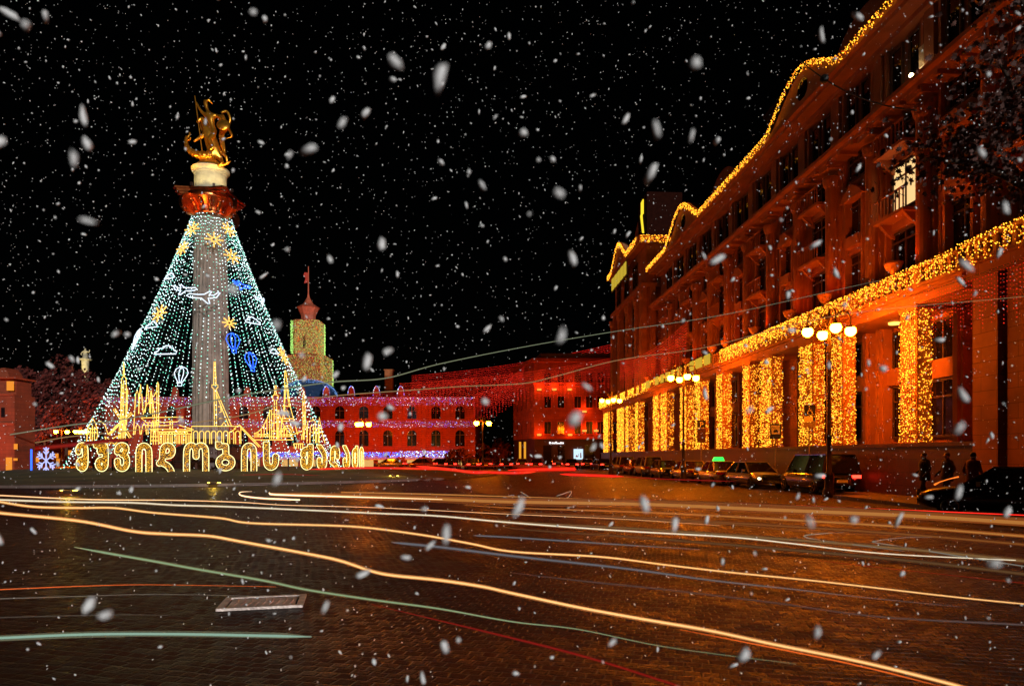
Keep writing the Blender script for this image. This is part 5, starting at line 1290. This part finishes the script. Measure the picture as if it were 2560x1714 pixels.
# ================================================================== glowing lamp paths of the passing traffic
def trail(label,pts,z,wpx,m,group='light trails of passing traffic',taper=(0,1)):
    P3=[PZ(x,y,z) for x,y in pts]
    if pts[0][0]<0: 
        d_=(P3[0]-P3[1]); d_.z=0; st_=d_.length; d_.normalize(); tot=0
        while tot<25: tot+=st_; P3.insert(0,P3[0]+d_*st_); st_*=1.5
    if pts[-1][0]>2450: 
        d_=(P3[-1]-P3[-2]); d_.z=0; st_=d_.length; d_.normalize(); tot=0
        while tot<12: tot+=st_; P3.append(P3[-1]+d_*st_); st_*=1.3
    q=catmull([Vector((p.x,p.y,p.z)) for p in P3],7); n=len(q); rs=[]
    for i,v in enumerate(q):
        t=i/(n-1); s=1.0
        if taper[0] and t<taper[0]: s=.25+.75*t/taper[0]
        if t>taper[1]: s=.2+.8*(1-t)/(1-taper[1])
        w0,w1=wpx if isinstance(wpx,tuple) else (wpx,wpx)
        rs.append((w0+(w1-w0)*t)/2/F*v.y*s)
    o0=q[0].copy(); mb=MB(); big=(wpx if isinstance(wpx,(int,float)) else max(wpx))>=4.5
    if not big: mb.tube([v-o0 for v in q],rs,6)
    else:
        r2=random.Random(len(label)*31+n)
        mb.tube([v-o0 for v in q],[x*.5 for x in rs],6)
        NK=9 if max(wpx if isinstance(wpx,tuple) else (wpx,))<13 else 15
        for k in range(NK):
            off=(k-(NK-1)/2)/(NK/2); ph=r2.uniform(0,6); th=r2.uniform(.05,.13); i0=0 if k%2 else int(n*r2.uniform(0,.15)); i1=n if k%3 else int(n*r2.uniform(.7,1))
            pts=[]
            for i in range(i0,i1):
                v=q[i]; e=(off+.10*math.sin(i*.11+ph))*rs[i]; pts.append(v-o0+Vector((0,e*.25,e)))
            if len(pts)>3: mb.tube(pts,[rs[i]*th for i in range(i0,i1)],4,1 if abs(off)>.3 else 0)
    dm=m.name+'_fringe'
    if big and dm not in bpy.data.materials:
        e_=m.node_tree.nodes['Principled BSDF']; c_=e_.inputs['Emission Color'].default_value
        emis(dm,(c_[0],c_[1]*.62,c_[2]*.45),e_.inputs['Emission Strength'].default_value*.5)
    o=mb.build('light_trail',[m,bpy.data.materials[dm]] if big else m,None,True); o.location=o0
    return tag(o,label,'light trail',group)
if BUILD_TRAILS:
    E_=lambda n,c,s: emis(n,c,s*1.3,True)
    warm=E_('trail_warm',(1,.62,.30),1.15); cool=E_('trail_cool',(.86,.80,.58),.85); gold=E_('trail_gold',(1,.58,.21),.95); goldd=E_('trail_gold_dim',(.8,.30,.06),.42)
    teal=E_('trail_teal',(.32,.52,.40),.6); green=E_('trail_green',(.38,.55,.30),.5); red=E_('trail_red',(1,.02,.01),1.0); redd=E_('trail_red_dim',(.5,.012,.006),.35); orange=E_('trail_orange',(1,.16,.02),.7); grey=E_('trail_grey',(.45,.42,.34),.32); slate=E_('trail_slate',(.3,.3,.34),.3); hot=E_('trail_hot',(1,.72,.42),1.8); bronze=E_('trail_bronze',(.5,.16,.03),.3)
    h=.66
    trail('uppermost thin warm white trail across the left half',[(-60,1235),(0,1237),(219,1247),(437,1249),(601,1254),(710,1261),(929,1267),(1280,1284),(1550,1296),(1800,1312)],h,(5,3),warm,taper=(0,.6))
    trail('cool white trail just below the uppermost warm one',[(-60,1246),(0,1248),(164,1253),(328,1255),(437,1261),(546,1264),(710,1271),(929,1281),(1093,1288),(1280,1305),(1553,1325),(1826,1341),(1990,1358),(2209,1382),(2560,1400)],h,(7,4),cool,taper=(0,.7))
    trail('gold trail starting third from the top at the left edge',[(-60,1244),(0,1253),(82,1265),(191,1268),(284,1268),(383,1280),(546,1293),(628,1306),(874,1314),(1038,1333),(1175,1357),(1280,1377),(1499,1390),(1663,1410),(1826,1429),(2045,1451),(2373,1489),(2600,1512)],h,(7,6),gold,taper=(0,.55))
    trail('thick gold trail running diagonally to the bottom right corner',[(-60,1272),(0,1281),(191,1300),(328,1326),(410,1333),(519,1338),(601,1352),(765,1382),(847,1399),(929,1426),(984,1437),(1093,1448),(1202,1464),(1280,1481),(1444,1516),(1608,1546),(1772,1574),(1936,1609),(2154,1653),(2373,1707),(2500,1745)],h,(8,11),gold,taper=(0,.9))
    trail('pale green trail crossing above the access cover',[(186,1366),(273,1382),(383,1401),(492,1421),(656,1449),(765,1472),(929,1497),(1093,1519),(1280,1552),(1444,1571),(1663,1615),(1990,1658)],h,(9,5),green,taper=(.08,.55))
    trail('broad pale teal trail at the bottom left',[(-80,1597),(0,1593),(219,1584),(437,1583),(656,1587),(779,1590)],h,13,teal,taper=(0,.96))
    trail('thin orange trail at the left above the access cover',[(-80,1476),(0,1472),(219,1463),(383,1460),(689,1465)],h,3.5,orange,taper=(0,.6))
    trail('white trail at the left just below the thin orange one',[(-80,1499),(0,1495),(164,1490),(383,1484),(683,1489)],h,5,grey,taper=(0,.5))
    trail('faint grey trail low at the left edge',[(-80,1545),(0,1542),(273,1535),(420,1536)],h,9,E_('trail_faint',(.30,.24,.18),.16),taper=(0,.5))
    trail('glowing broad gold trail starting at the middle of the square',[(678,1232),(820,1237),(1038,1244),(1280,1253),(1608,1259),(1936,1273),(2264,1287),(2600,1308)],h,(13,24),goldd,taper=(.05,1))
    trail('bright core of the gold trail beside the hooked one',[(672,1231),(690,1235),(820,1239),(1000,1244),(1220,1250)],h,(7,3),hot,taper=(.02,.5))
    trail('bright hooked white trail that turns back in the square',[(749,1248),(700,1246),(656,1244),(618,1240),(601,1236),(598,1231),(606,1228),(630,1227)],h,(6,3),hot,taper=(0,.7))
    trail('thin gold trail above the broad gold one',[(853,1229),(1040,1233),(1280,1240),(1500,1246)],h,4,goldd,taper=(0,.5))
    trail('dim orange trail under the broad gold one at the right',[(1300,1284),(1608,1298),(1826,1309),(2000,1326),(2300,1340)],h,5,bronze,taper=(.1,.6))
    for k_,(dy,lb,mm) in enumerate([(-9,'upper amber strand above the broad gold trail',bronze),(20,'first amber strand under the broad gold trail at the right',goldd),(34,'second amber strand under the broad gold trail at the right',bronze),(62,'wide tan band crossing the middle of the right side',E_('trail_tan',(.5,.26,.09),.28)),(84,'lower tan band crossing the right side',E_('trail_tan_dim',(.42,.20,.07),.18))]):
        trail(lb,[(1120+k_*40,1247+dy*.7),(1280,1252+dy*.8),(1608,1259+dy),(1936,1273+dy*1.15),(2264,1290+dy*1.3),(2600,1312+dy*1.5)],h,(5,14 if k_<3 else 22),mm,taper=(.3,1))
    trail('long thin crimson trail across the right side',[(1560,1246),(1663,1251),(2100,1267),(2600,1288)],h,3,red,taper=(.3,1))
    trail('broad blue-grey trail starting in the middle foreground',[(978,1354),(1100,1366),(1280,1388),(1553,1418),(1772,1448),(1990,1472),(2154,1491),(2400,1515)],h,(11,4),slate,taper=(.03,.5))
    trail('faint teal trail right of the middle',[(1183,1337),(1280,1342),(1553,1360),(1750,1372)],h,6,slate,taper=(.05,.5))
    trail('faint violet-grey trail in the lower right half',[(1280,1430),(1450,1450),(1663,1472),(1936,1505),(2200,1540),(2560,1560)],h,4,E_('trail_mauve',(.3,.16,.14),.16),taper=(.1,.6))
    trail('dark red trail at the bottom middle',[(930,1509),(1280,1593),(1471,1642),(1663,1702),(1760,1735)],h,7,redd,taper=(.3,1))
    trail('thin red trail at the far right foreground',[(2050,1400),(2154,1412),(2560,1456),(2640,1465)],h,2.5,redd,taper=(.3,1))
    trail('orange fringe under the diagonal gold trail at the right',[(1700,1572),(1936,1618),(2154,1664),(2373,1719)],h,3,orange,taper=(.3,.8))
    trail('curled tan trail at the right',[(2110,1329),(2060,1332),(2018,1336),(2012,1340),(2040,1347),(2150,1362),(2260,1376)],h,(2,4),grey,taper=(.2,.6))
    trail('second smaller curled tan trail further right',[(2330,1341),(2250,1343),(2195,1350),(2185,1354),(2260,1366),(2420,1392),(2600,1420)],h,(2,4),grey,taper=(.2,.7))
    trail('wide dim crimson trail at the far left below the thin overhead ones',[(-60,1131),(0,1127),(120,1117),(250,1104),(330,1097)],2.7,(16,9),redd)
    trail('tangled pale scribble of light right of the middle',[(1392,1238),(1405,1234),(1428,1227),(1422,1240),(1408,1249),(1428,1257),(1448,1254),(1434,1264),(1418,1268),(1440,1277)],.5,2,grey)
    trail('tangled pale scribble of light left of its twin',[(1258,1242),(1284,1236),(1278,1245),(1262,1243),(1290,1262),(1312,1268),(1290,1280),(1284,1296)],.5,2,slate)
    trail('short wavy pale light mark before the two scribbles',[(1302,1228),(1318,1238),(1332,1248)],.5,2,grey)
    # crimson bundle of the far queue
    for i,(pts,wv) in enumerate([([(770,1172),(900,1168),(1060,1170),(1190,1176)],6),([(1040,1164),(1124,1172),(1184,1180),(1230,1178)],8),([(1180,1177),(1280,1181),(1340,1178)],8),([(1270,1174),(1419,1171),(1440,1172)],12),([(1400,1184),(1480,1187),(1560,1190)],8),([(1560,1190),(1660,1196),(1840,1202)],3),([(1060,1160),(1200,1164),(1330,1160)],3),([(1280,1166),(1380,1164),(1430,1168)],4),([(600,1186),(700,1184),(800,1187)],2)]):
        trail('crimson tail-lamp streak of the far traffic, '+['leftmost long one before the shops','one below the last awning','one in the gap between buildings','thickest one before the poster screen','bright one right of the poster screen','thin one before the parked row','upper one under the hall corner','upper one before the corner building','short dim one right of the letters'][i],pts,.85,wv,red if i<5 else redd,'crimson streaks of the far traffic',taper=(.1,.85))
    trail('long pale overhead trail rising from the left edge over the hall to the building',[(-40,1092),(0,1089),(164,1063),(274,1052),(398,1030),(560,995),(700,972),(831,954),(960,945),(1093,910),(1300,868),(1541,827),(1792,789),(2077,727),(2200,700)],4.0,(4,5),E_('trail_high',(.42,.52,.34),.34),'overhead light trails',taper=(0,.55))
    trail('thin tan overhead trail below the long pale one',[(-40,1110),(0,1108),(80,1106),(160,1092),(300,1078),(560,1045),(700,1010),(820,990),(1040,973),(1150,965),(1300,958),(1380,942),(1541,900),(1760,868),(2077,790),(2560,740)],3.8,(3,2),E_('trail_high_tan',(.6,.34,.14),.35),'overhead light trails',taper=(0,.6))

# ================================================================== falling snow
def snow():
    rr=random.Random(91); mb=MB()
    t=(1+5**.5)/2; ico=[Vector(v).normalized() for v in [(-1,t,0),(1,t,0),(-1,-t,0),(1,-t,0),(0,-1,t),(0,1,t),(0,-1,-t),(0,1,-t),(t,0,-1),(t,0,1),(-t,0,-1),(-t,0,1)]]
    fc=[(0,11,5),(0,5,1),(0,1,7),(0,7,10),(0,10,11),(1,5,9),(5,11,4),(11,10,2),(10,7,6),(7,1,8),(3,9,4),(3,4,2),(3,2,6),(3,6,8),(3,8,9),(4,9,5),(2,4,11),(6,2,10),(8,6,7),(9,8,1)]
    def flake(p,s,el):
        ax=Vector((rr.gauss(0,1),rr.gauss(0,.6),rr.gauss(0,1.3)))
        if ax.length<.1: ax=Vector((0,0,1))
        ax.normalize(); n=len(mb.v)
        for v in ico:
            q=v*s*rr.uniform(.55,1.15); q+=ax*(q.dot(ax))*(el-1); mb.v.append(tuple(p+q))
        for f in fc: mb.f.append(tuple(n+i for i in f)); mb.m.append(0)
    def put(n,d0,d1,s0,s1,e1,pw=3):
        for i in range(n):
            u=rr.random(); Y=(d0**pw+(d1**pw-d0**pw)*u)**(1/pw)
            x=rr.uniform(-.98,.98)*Y; z=EYE+rr.uniform(-.48,.86)*Y
            if z<.02: continue
            flake(Vector((x,Y,z)),rr.uniform(s0,s1),rr.uniform(1,e1))
    put(120,.6,1.25,.0030,.0075,3.4,1.9)
    put(430,1.2,2.8,.0030,.0075,3.0,2.0)
    put(1700,2.6,6,.0030,.0070,2.6,2.2)
    put(15000,6,20,.0036,.0088,2.2,1.8)
    o=mb.build('falling_snow',M['snow'],None,True); o['kind']='stuff'
snow()
